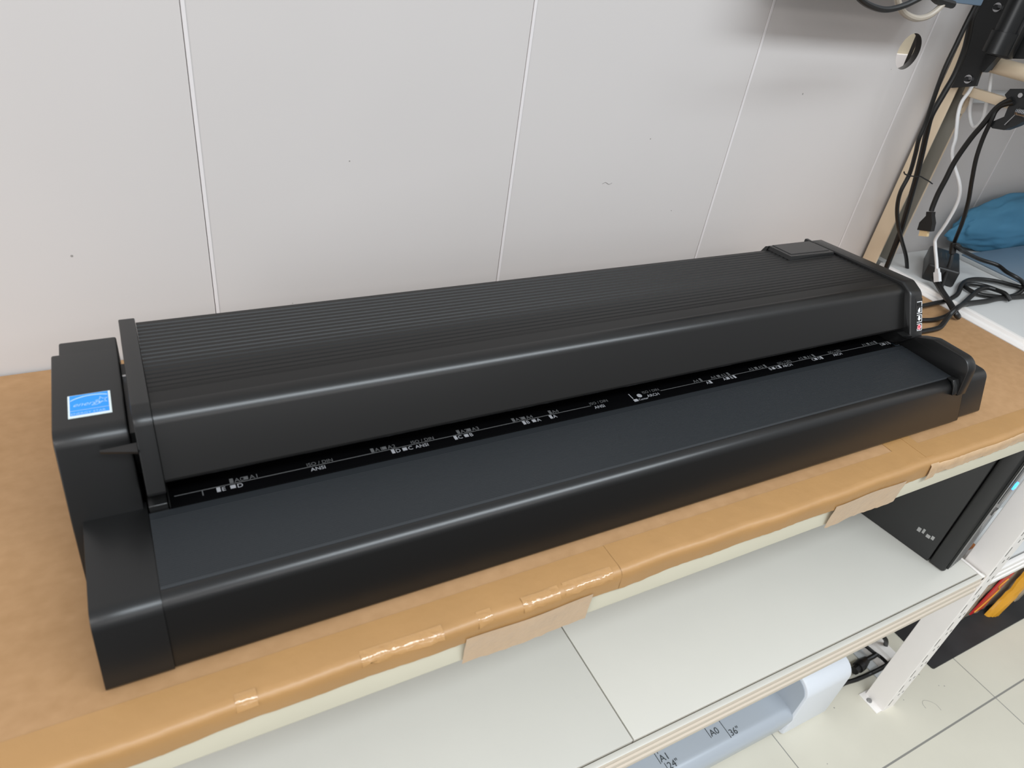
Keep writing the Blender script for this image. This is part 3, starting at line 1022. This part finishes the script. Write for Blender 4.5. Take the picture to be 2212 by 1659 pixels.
# ------------------------------------------------------------------ wide printer under the bench
pr = thing('wide_printer', 'wide grey and white plotter on the floor under the lower shelf', 'printer', (0.68, 0.95, FZ))
pp = fillet([(0.716, FZ + 0.012, .02), (0.688, -1.500, .046), (1.02, -1.500, .06), (1.06, -1.20, .03), (1.35, -1.15), (1.35, FZ + 0.012)], 10)
MB().prism(pp, -0.65, 2.02).build('front_cover', M_prn, pr)
for x0, x1 in ((2.02, 2.275), (-0.9, -0.65)):
    pe = fillet([(0.698, FZ, .02), (0.694, -1.329, .066), (1.05, -1.319), (1.25, -1.14, .03), (1.36, -1.14), (1.36, FZ)], 10)
    MB().prism(pe, x0, x1, bev=0.006, seg=3).build('end_cap', M_prw, pr)
    pi = fillet([(0.712, FZ + .012, .02), (0.704, -1.342, .060), (1.05, -1.33), (1.24, -1.16, .03), (1.35, -1.16), (1.35, FZ + .012)], 10)
    MB().prism(pi, (x0 - 0.004) if x0 > 0 else x1, x0 if x0 > 0 else (x1 + 0.004)).build('inner_wall', M_prn, pr)
MB().box(-0.6, 1.98, 0.74, 1.33, FZ, FZ + 0.016).build('underside', M_ink, pr)
PZT = -1.500


def pmark(x, y0, y1, s, sx):
    b = MB().box(x - 0.0010, x + 0.0010, y0, y1, PZT - 0.001, PZT + 0.0012)
    b.text(s, (sx, y0 + 0.003, PZT + 0.0014), (1, 0, 0), (0, 1, 0), 0.036)
    return b.build('size_mark', M_ink, pr, smooth=0)


(q36, qA0, qA1, q24) = [(1.7067, 0.7316, -1.4988), (1.6327, 0.7615, -1.4988), (1.3912, 0.7619, -1.4988), (1.4039, 0.8038, -1.4988)]
pmark(q36[0], q36[1], 0.95, '36"', q36[0] + 0.005)
pmark(qA0[0], qA0[1], 0.95, 'A0', qA0[0] + 0.005)
pmark(qA1[0], qA1[1], 0.95, 'A1', qA1[0] + 0.005)
MB().box(q24[0] - .0010, q24[0] + .0010, qA1[1] + 0.034, 0.95, PZT - .001, PZT + .0012).build('size_mark', M_ink, pr, smooth=0)
b = MB().box(q24[0] - .0010, q24[0] + .0010, qA1[1] - 0.030, qA1[1] - 0.002, PZT - .012, PZT + .0012)
b.text('24"', (q24[0] + 0.006, qA1[1] - 0.030, PZT + .0014), (1, 0, 0), (0, 1, 0), 0.036)
b.build('size_mark', M_ink, pr, smooth=0)

# ------------------------------------------------------------------ on the floor at the right
mt = MB().prism(fillet([(2.94, 0.640, .012), (4.6, 0.640, .012), (4.6, 1.5), (2.94, 1.5)], 4), FZ, FZ + 0.008, axis='Z').build('floor_mat', M_mat)
tag(mt, 'dusty black rubber mat lying on the tiles beneath the right rack', 'mat')
tr = thing('cable_trunking', 'white ribbed floor trunking running back beneath the bench', 'trunking', (2.78, 1.0, FZ))
MB().prism(fillet([(2.70, FZ), (2.712, FZ + .026, .004), (2.735, FZ + .03, .004), (2.742, FZ + .022), (2.756, FZ + .022), (2.763, FZ + .034, .004), (2.80, FZ + .034, .004),
                   (2.808, FZ + .024), (2.822, FZ + .024), (2.83, FZ)], 3), 0.715, 1.5, axis='Y').build('channel', M_wht, tr)
MB().box(2.640, 2.695, 0.70, 1.5, FZ, FZ + 0.006, bev=0.001).build('shade_strip', M_sidegrey, tr)  # flat grey strip standing in for shade beside the channel
pcord = thing('mains_cable', 'black power cord with a loose socket plug on the floor beside the plotter', 'cord', (2.6738, 0.7964, -1.63))
MB().tube([(2.3777, 0.75, -1.64), (2.4497, 0.7554, -1.64), (2.5289, 0.7474, -1.645), (2.62, 0.7434, -1.648), (2.6652, 0.7283, -1.6), (2.7413, 0.7299, -1.59), (2.797, 0.7222, -1.59), (2.9085, 0.7137, -1.62)], 0.0095).build('cable', M_rub, pcord)
MB().tube([(2.6376, 0.8615, -1.6), (2.67, 0.8405, -1.6), (2.6936, 0.8009, -1.612), (2.7077, 0.7718, -1.615), (2.6946, 0.7311, -1.6)], 0.008).build('cable', M_rub, pcord)
MB().tube([(2.6907, 0.7893, -1.605), (2.6704, 0.7885, -1.61), (2.6501, 0.7903, -1.615), (2.6216, 0.7904, -1.62)], 0.011).build('strain_relief', M_rub, pcord)
pl = [(2.6413, 0.7935, -1.625), (2.5363, 0.7769, -1.625)]
d = (Vector(pl[1]) - Vector(pl[0]))
MB().cyl(pl[0], Vector(pl[0]) + d * 0.45, 0.016, 0.026, seg=12).cyl(Vector(pl[0]) + d * 0.45, Vector(pl[0]) + d * 0.72, 0.026, 0.025, seg=12).cyl(Vector(pl[0]) + d * 0.72, pl[1], 0.019, 0.019, seg=8).build('plug', M_rub, pcord)
o = MB().tube([(2.7469, 0.8241, -1.55), (2.7724, 0.8128, -1.58), (2.8015, 0.8119, -1.63), (2.8029, 0.8088, -1.648)], 0.010).build('hanging_cable', M_rub)
tag(o, 'short dark cable end hanging to the floor behind the white post', 'cable')

# wrapped parcel and padded envelope on the mat
par = thing('wrapped_parcel', 'clear-wrapped kraft parcel with a red label standing on the black mat', 'parcel', (3.55, 0.95, FZ + 0.008))
MB().box(3.16, 3.98, 0.775, 1.2, FZ + 0.008, -1.0, bev=0.02, seg=3).build('carton', M_kraft, par)
b = MB()
random.seed(3)
t = bmesh.new()
nx_, nz_ = 26, 20
g_ = [[t.verts.new((3.19 + 0.78 * i / nx_, 0.768 - random.uniform(0, .010), FZ + 0.011 + 0.64 * k / nz_)) for k in range(nz_ + 1)] for i in range(nx_ + 1)]
for i in range(nx_):
    for k in range(nz_):
        if True:
            t.faces.new((g_[i][k], g_[i + 1][k], g_[i + 1][k + 1], g_[i][k + 1]))
b.merge(t)
b.build('plastic_wrap', M_plast, par, smooth=80)
lab = [(3.3802, 0.752, -1.616), (3.2721, 0.752, -1.5874), (3.3623, 0.752, -1.3764), (3.4807, 0.752, -1.4294)]
b = MB()
b.prism([(3.345, FZ + .06), (3.455, FZ + .06), (3.495, FZ + .31), (3.41, FZ + .31)], 0.750, 0.756, axis='Y')
b.prism([(3.425, FZ + .36), (3.52, FZ + .38), (3.56, FZ + .60), (3.47, FZ + .60)], 0.748, 0.756, axis='Y')
b.build('label', M_redl, par, smooth=0)
b = MB().tube([(3.365, 0.749, FZ + .075), (3.41, 0.749, FZ + .12), (3.46, 0.749, FZ + .20), (3.43, 0.749, FZ + .24), (3.47, 0.749, FZ + .28)], 0.004, seg=6)
b.build('label_print', M_yel, par)
MB().prism([(3.39, FZ + .31), (3.45, FZ + .31), (3.46, FZ + .345), (3.40, FZ + .345)], 0.750, 0.756, axis='Y').build('label', M_grn, par, smooth=0)
env = thing('padded_envelope', 'crumpled yellow padded envelope leaning against the wrapped parcel', 'envelope', (3.62, 0.72, FZ + 0.008))
t = bmesh.new()
random.seed(5)
nx_, nz_ = 16, 22
gg = []
for i in range(nx_ + 1):
    row = []
    for k in range(nz_ + 1):
        u, v = i / nx_, k / nz_
        x = 3.49 + 0.115 * u + 0.24 * v + 0.012 * math.sin(v * 9)
        pl_ = math.sin(math.pi * u) * 0.022
        row.append(t.verts.new((x, 0.725 + 0.012 * v - pl_ + random.uniform(-.003, .003), FZ + 0.009 + 0.62 * v)))
    gg.append(row)
for i in range(nx_):
    for k in range(nz_):
        t.faces.new((gg[i][k], gg[i + 1][k], gg[i + 1][k + 1], gg[i][k + 1]))
g2 = bmesh.ops.extrude_face_region(t, geom=list(t.faces))
for v in [e for e in g2['geom'] if isinstance(e, bmesh.types.BMVert)]:
    v.co.y += 0.012
bmesh.ops.recalc_face_normals(t, faces=t.faces)
b = MB(); b.merge(t)
b.build('pouch', M_yel, env, smooth=40)
MB().prism([(3.68, FZ + .05), (3.715, FZ + .05), (3.93, FZ + .6), (3.89, FZ + .6)], 0.712, 0.722, axis='Y').build('flap', M_plast, env)

# ------------------------------------------------------------------ things on the right rack's shelf
SZ = 0.018
ad = thing('power_adapter', 'black brick power adapter lying on the white shelf below the dangling cables', 'adapter', (2.70, 1.36, SZ))
A0 = Vector((2.5925, 1.356)); ux = Vector((0.56, -0.828)).normalized(); uy = Vector((0.828, 0.56)).normalized()
t = bmesh.new()
bot, top = [], []
for a, bb in ((0, 0), (0.108, 0), (0.108, 0.225), (0, 0.225)):
    q = A0 + ux * a + uy * bb
    bot.append((q.x, q.y, SZ)); top.append((q.x, q.y, SZ + 0.064))
am = MB().solid(bot, top)
bmesh.ops.bevel(am.bm, geom=list(am.bm.edges), offset=0.008, segments=3, profile=0.5, affect='EDGES', clamp_overlap=True)
am.build('body', M_pc, ad)
q = A0 + ux * 0.03 + uy * 0.05
lb = MB()
for k in range(4):
    q0 = A0 + ux * (0.02 + .018 * k) + uy * 0.10
    q1 = A0 + ux * (0.024 + .018 * k) + uy * 0.10
    q2 = A0 + ux * (0.024 + .018 * k) + uy * (0.16 + .01 * (k % 3))
    q3 = A0 + ux * (0.02 + .018 * k) + uy * (0.16 + .01 * (k % 3))
    lb.quad([(p.x, p.y, SZ + 0.0645) for p in (q0, q1, q2, q3)])
lb.build('rating_print', M_ink, ad, smooth=0)
MB().tube([(2.584, 1.31, 0.045), (2.5648, 1.2763, 0.04), (2.5357, 1.2337, 0.034), (2.4858, 1.1733, 0.034), (2.4481, 1.1181, 0.026), (2.4669, 1.1124, 0.012)], 0.0115, flat=.8).build('cord', M_rub, ad)

sl = thing('flat_case', 'flat blue-grey topped case lying on the white shelf behind the coiled cable', 'case', (3.2, 1.25, SZ))
slb = [(2.9673, 1.435, 0.018), (2.9549, 1.178, 0.018)]
MB().box(2.968, 3.75, 0.95, 1.455, SZ, 0.034, bev=0.003).build('body', M_sidegrey, sl)
MB().box(2.972, 3.745, 0.955, 1.45, 0.034, 0.039, bev=0.002).build('lid', M_bluegrey, sl)

# blue cloth bundle
t = bmesh.new()
bmesh.ops.create_icosphere(t, subdivisions=5, radius=1.0)
from mathutils import noise as mn
for v in t.verts:
    c = v.co.copy()
    x, y, z = c
    nn = mn.noise(Vector((x * 2.2 + 3, y * 2.2, z * 2.2))) * 0.16 + mn.noise(Vector((x * 5, y * 5 + 2, z * 9))) * 0.05
    fold = 0.05 * math.sin(x * 7 + z * 5) * max(0, -y)
    s = 1 + nn + fold
    v.co = Vector((3.36 + 0.46 * x * s, 1.495 + 0.055 * y * s, SZ + max(0.0, 0.115 + 0.128 * z * s)))
b = MB(); b.merge(t)
o = b.build('cloth_bundle', M_blue, smooth=180)
tag(o, 'rumpled blue cloth bundle tucked against the wall on the white shelf', 'cloth')

# ------------------------------------------------------------------ cables
def cable(name, label, pts, r, m=M_rub, cat='cable', group=None, seg=10):
    o = MB().tube(pts, r, seg=seg).build(name, m)
    tag(o, label, cat, group)
    return o


cable('power_cable', 'black cable looping over the shelf edge from high on the scanner back',
      [(2.2691, 1.1809, 0.03), (2.3653, 1.1921, 0.022), (2.4435, 1.197, 0.02), (2.5125, 1.1971, 0.022), (2.597, 1.2131, 0.028), (2.6859, 1.2571, 0.032), (2.754, 1.2793, 0.032), (2.8201, 1.2761, 0.032), (2.8839, 1.2467, 0.032), (2.9242, 1.2034, 0.032), (2.9467, 1.172, 0.032), (2.9141, 1.1171, 0.032)], 0.0080)
cable('data_cable', 'black cable curving from mid scanner back up into the coil on the shelf',
      [(2.2551, 1.1505, 0.01), (2.3025, 1.134, 0.009), (2.3552, 1.1249, 0.009), (2.4195, 1.1275, 0.012), (2.4695, 1.1364, 0.02), (2.5135, 1.1433, 0.034), (2.6384, 1.1832, 0.036), (2.7125, 1.205, 0.038), (2.7576, 1.2036, 0.04), (2.7778, 1.1844, 0.04), (2.7982, 1.1583, 0.036), (2.7904, 1.1287, 0.03)], 0.0080)
cable('usb_cable', 'black cable leaving low on the scanner back and running right along the shelf',
      [(2.174, 1.0813, 0.01), (2.2432, 1.0794, 0.009), (2.2921, 1.0786, 0.009), (2.3276, 1.0824, 0.012), (2.3867, 1.1042, 0.03), (2.4152, 1.1091, 0.05), (2.4944, 1.1313, 0.045), (2.5508, 1.144, 0.036), (2.6708, 1.1432, 0.03), (2.7521, 1.1448, 0.03), (2.8807, 1.1287, 0.03), (2.9512, 1.1194, 0.03)], 0.0085)
kn = thing('lamp_cable', 'black cable dropping from the clamp to a knot then coiling on the shelf', 'cable', (2.75, 1.3, SZ))
MB().tube([(2.49, 1.2963, 0.6674), (2.49, 1.3254, 0.651), (2.49, 1.3361, 0.6311), (2.49, 1.3352, 0.6041), (2.5, 1.3382, 0.5432), (2.51, 1.3331, 0.4797), (2.53, 1.322, 0.4071), (2.56, 1.3158, 0.3376), (2.6, 1.3212, 0.2604), (2.66, 1.3446, 0.181), (2.68, 1.35, 0.1488), (2.66, 1.3223, 0.0986), (2.6, 1.2795, 0.0361), (2.55, 1.247, -0.0089)], 0.0068).build('hanging_length', M_rub, kn)
MB().tube([(2.67, 1.3498, 0.1607), (2.67, 1.3465, 0.1512), (2.67, 1.3415, 0.1388), (2.67, 1.335, 0.1233)], 0.0115).build('knot', M_rub, kn)
MB().tube([(2.649, 1.3313, 0.16), (2.6703, 1.3213, 0.15), (2.7252, 1.3278, 0.13), (2.8339, 1.3143, 0.095), (2.8925, 1.2733, 0.085), (2.8841, 1.2286, 0.08), (2.8915, 1.1912, 0.075), (2.9241, 1.1794, 0.06), (2.9582, 1.1768, 0.032), (2.8721, 1.1488, 0.03), (2.7937, 1.1456, 0.03), (2.7363, 1.1626, 0.03), (2.6898, 1.1948, 0.03), (2.6882, 1.2348, 0.03), (2.7075, 1.2561, 0.03), (2.7461, 1.2586, 0.03), (2.7804, 1.2283, 0.034), (2.7776, 1.1781, 0.042), (2.775, 1.1452, 0.044), (2.7774, 1.1191, 0.03)], 0.0075).build('coil', M_rub, kn)
hd = thing('video_cable', 'black cable with a gold flat connector dangling in front of the wall', 'cable', (2.5, 1.35, 0.2))
MB().tube([(2.49, 1.307, 0.6755), (2.49, 1.3281, 0.6558), (2.49, 1.3415, 0.6323), (2.49, 1.3538, 0.5856), (2.49, 1.37, 0.5332), (2.49, 1.3841, 0.4549), (2.49, 1.3852, 0.3926), (2.49, 1.3869, 0.3414), (2.49, 1.3836, 0.296), (2.49, 1.3806, 0.2803)], 0.0085).build('cable', M_rub, hd)
hq = [(2.49, 1.3906, 0.2745), (2.49, 1.3715, 0.2806), (2.49, 1.367, 0.2689), (2.49, 1.3519, 0.248), (2.49, 1.3443, 0.2203), (2.49, 1.3919, 0.2064), (2.49, 1.3963, 0.2325), (2.49, 1.3853, 0.2613)]
ctr = sum((Vector(p) for p in hq), Vector()) / len(hq)


def slab(b, pts, dx):
    bot = [(p[0] - dx, p[1], p[2]) for p in pts]
    top_ = [(p[0] + dx, p[1], p[2]) for p in pts]
    return b.solid(bot, top_)


slab(MB(), hq, 0.011).build('plug_body', M_rub, hd)
hg = [(2.49, 1.3849, 0.2077), (2.49, 1.3572, 0.2164), (2.49, 1.3511, 0.1981), (2.49, 1.3803, 0.1886)]
slab(MB(), hg, 0.006).build('connector', M_gold, hd)
wc = thing('white_cable', 'thin white cable looped over the rack bar and plugged down at the adapter', 'cable', (2.55, 1.35, 0.06))
MB().tube([(2.585, 1.476, 0.7667), (2.585, 1.4649, 0.7383), (2.585, 1.4489, 0.6951), (2.585, 1.439, 0.6687), (2.59, 1.4312, 0.6312), (2.59, 1.4192, 0.5905), (2.59, 1.4224, 0.5631), (2.59, 1.4353, 0.5523), (2.59, 1.4553, 0.5686), (2.59, 1.4741, 0.5983), (2.585, 1.4826, 0.635), (2.57, 1.4829, 0.6746), (2.555, 1.4758, 0.6804), (2.538, 1.4726, 0.6722), (2.533, 1.4721, 0.6518), (2.53, 1.4771, 0.621), (2.53, 1.4713, 0.5867), (2.53, 1.4541, 0.5446), (2.53, 1.4399, 0.5105), (2.53, 1.4322, 0.4754), (2.53, 1.4104, 0.4406), (2.54, 1.3697, 0.3931), (2.55, 1.3511, 0.3556), (2.56, 1.3472, 0.3084), (2.57, 1.3555, 0.2392), (2.575, 1.3664, 0.1781), (2.575, 1.3565, 0.153), (2.57, 1.3225, 0.1074), (2.565, 1.3001, 0.0764)], 0.0058).build('cable', M_cable_w, wc)
wq = [(2.562, 1.3062, 0.0737), (2.562, 1.2888, 0.0805), (2.562, 1.2722, 0.0537), (2.562, 1.2879, 0.0437)]
slab(MB(), wq, 0.008).build('plug_body', M_cable_w, wc)
wq = [(2.562, 1.308, 0.0876), (2.562, 1.2989, 0.0921), (2.562, 1.2903, 0.0798), (2.562, 1.3032, 0.0752)]
slab(MB(), wq, 0.006).build('strain_relief', M_cable_w, wc)

cable('cable_bundle', 'thin black cable hanging beside the ivory post, bowing out left above the scanner',
      [(2.3097, 1.44, 0.9299), (2.3096, 1.44, 0.9034), (2.3049, 1.44, 0.86), (2.3018, 1.44, 0.7966), (2.2991, 1.44, 0.7245), (2.311, 1.44, 0.6429), (2.3276, 1.44, 0.5646), (2.3299, 1.44, 0.5129), (2.3464, 1.44, 0.4672), (2.3658, 1.44, 0.3964), (2.3618, 1.44, 0.332), (2.3857, 1.44, 0.2724), (2.435, 1.44, 0.2089), (2.5036, 1.44, 0.1409), (2.5893, 1.44, 0.0583), (2.6747, 1.44, -0.0535), (2.7135, 1.44, -0.1161)], 0.0068)
cable('cable_bundle', 'thick black cable strapped to the ivory post, running down behind the scanner',
      [(2.3542, 1.465, 0.929), (2.3607, 1.465, 0.8999), (2.3601, 1.465, 0.8648), (2.3805, 1.465, 0.821), (2.3969, 1.465, 0.7756), (2.404, 1.465, 0.7078), (2.393, 1.465, 0.6515), (2.3806, 1.465, 0.5791), (2.3988, 1.465, 0.5193), (2.4228, 1.465, 0.4572), (2.4521, 1.465, 0.3761), (2.4775, 1.465, 0.2913), (2.4954, 1.465, 0.2294), (2.5112, 1.465, 0.1656), (2.5228, 1.465, 0.0907), (2.5331, 1.465, 0.0033), (2.5359, 1.465, -0.0504)], 0.0092)
zt = cable('cable_tie', 'thin black cable tie with a loose tail holding cables to the post',
           [(2.3066, 1.425, 0.4101), (2.3172, 1.425, 0.4019), (2.3495, 1.425, 0.3945), (2.3864, 1.425, 0.3915), (2.407, 1.425, 0.3908), (2.4366, 1.425, 0.3816), (2.4667, 1.425, 0.3723), (2.4958, 1.425, 0.3613)], 0.0022, M_rub, 'cable tie', seg=6)
cable('monitor_cable', 'thick black cable loop sagging from the top edge beside the monitor',
      [(1.543, 1.27, 0.9299), (1.5766, 1.27, 0.9061), (1.6151, 1.27, 0.8915), (1.6657, 1.27, 0.8829), (1.7084, 1.27, 0.8831), (1.7537, 1.27, 0.8935), (1.7887, 1.27, 0.9069), (1.822, 1.27, 0.9232), (1.8437, 1.27, 0.9428)], 0.0070)
bc = thing('beige_cable', 'beige cable loop ending in a black plug under the monitor edge', 'cable', (2.0, 1.3, 0.9))
MB().tube([(1.7591, 1.31, 0.9305), (1.7724, 1.31, 0.9113), (1.7898, 1.31, 0.8941), (1.8174, 1.31, 0.8781), (1.8538, 1.31, 0.8687), (1.8894, 1.31, 0.8665), (1.9224, 1.31, 0.8738), (1.9464, 1.31, 0.8881), (1.9614, 1.31, 0.9041)], 0.0080).build('cable', M_cable_b, bc)
pq = [(1.9082, 1.31, 0.9228), (1.932, 1.31, 0.9118), (2.0038, 1.31, 0.9058)]
MB().tube([pq[0], pq[1], pq[2]], 0.0095, sub=3).build('plug_body', M_rub, bc)

# ------------------------------------------------------------------ monitor, its bracket, and the spring clamp
mo = thing('monitor', 'blue-grey framed monitor hung above the bench, only its lower edge in view', 'monitor', (1.91, 1.43, 0.9035))
MB().box(1.555, 2.268, 1.425, 1.47, 0.909, 1.20, bev=0.006).build('housing', M_bracket, mo)
MB().box(1.55, 2.274, 1.400, 1.425, 0.9035, 1.205, bev=0.004).build('bezel', M_mon, mo)

br = thing('monitor_bracket', 'black steel monitor arm bracket bolted to the ivory post', 'bracket', (2.5, 1.45, 0.66))
pl = [(2.5, 1.5131, 0.6552), (2.5, 1.4375, 0.6804), (2.5, 1.4451, 0.7292), (2.5, 1.4169, 0.7331), (2.5, 1.4068, 0.7709), (2.5, 1.3124, 0.7896), (2.5, 1.415, 0.9692), (2.5, 1.5501, 0.9487)]
slab(MB(), pl, 0.006).build('plate', M_bracket, br)
MB().box(2.46, 2.494, 1.36, 1.44, 0.775, 1.2, bev=0.01).build('arm_mount', M_bracket, br)
MB().cyl((2.462, 1.405, 0.785), (2.462, 1.405, 0.845), 0.040, seg=28).cyl((2.462, 1.405, 0.845), (2.462, 1.405, 1.2), 0.034, seg=28).build('arm_tube', M_bracket, br)
MB().prism(fillet([(1.40, 0.775), (1.44, 0.775), (1.44, 0.735, .01), (1.42, 0.722, .006)], 3), 2.47, 2.496).build('gusset', M_bracket, br)
for (u, v) in [(p[1], p[2]) for p in [(2.494, 1.4676, 0.694), (2.494, 1.482, 0.9004)]]:
    bo = MB().cyl((2.494, u, v), (2.488, u, v), 0.013, seg=20).build('bolt', M_chrome, br)
    MB().cyl((2.488, u, v), (2.478, u, v), 0.008, seg=6).build('nut', M_bracket, bo)

cl = thing('spring_clamp', 'black spring clamp gripping the ivory rack bar at the right edge', 'clamp', (2.52, 1.27, 0.64))
jaw = [(2.515, 1.3369, 0.6803), (2.515, 1.3298, 0.7001), (2.515, 1.284, 0.712), (2.515, 1.2571, 0.6647), (2.515, 1.3052, 0.6568)]
slab(MB(), jaw, 0.020).build('jaw', M_bracket, cl)
arm = [(2.515, 1.3009, 0.6761), (2.515, 1.3104, 0.6498), (2.515, 1.3073, 0.6224), (2.515, 1.3328, 0.6005), (2.515, 1.3382, 0.5873), (2.515, 1.3251, 0.581), (2.515, 1.2886, 0.5864), (2.515, 1.262, 0.6074), (2.515, 1.2345, 0.6381), (2.515, 1.2622, 0.6866)]
slab(MB(), arm, 0.018).build('handle', M_bracket, cl)
sp0, sp1 = [(2.49, 1.2756, 0.6469), (2.49, 1.2383, 0.6493)]
d = Vector(sp1) - Vector(sp0)
hx = []
n1 = Vector((1, 0, 0)); n2 = d.normalized().cross(n1)
for k in range(8 * 10 + 1):
    a = 2 * math.pi * k / 10
    hx.append(Vector(sp0) + d * (k / 80.0) + (n1 * math.cos(a) + n2 * math.sin(a)) * 0.010)
b = MB().tube(hx, 0.0022, seg=6, sub=1)
b.tube([hx[0], (2.492, 1.291, 0.6016)], 0.0020, seg=6, sub=2)
b.build('spring', M_chrome, cl)
bq = (2.493, 1.2878, 0.6917)
MB().cyl(bq, (bq[0] - 0.006, bq[1], bq[2]), 0.007, seg=12).build('rivet', M_chrome, cl)
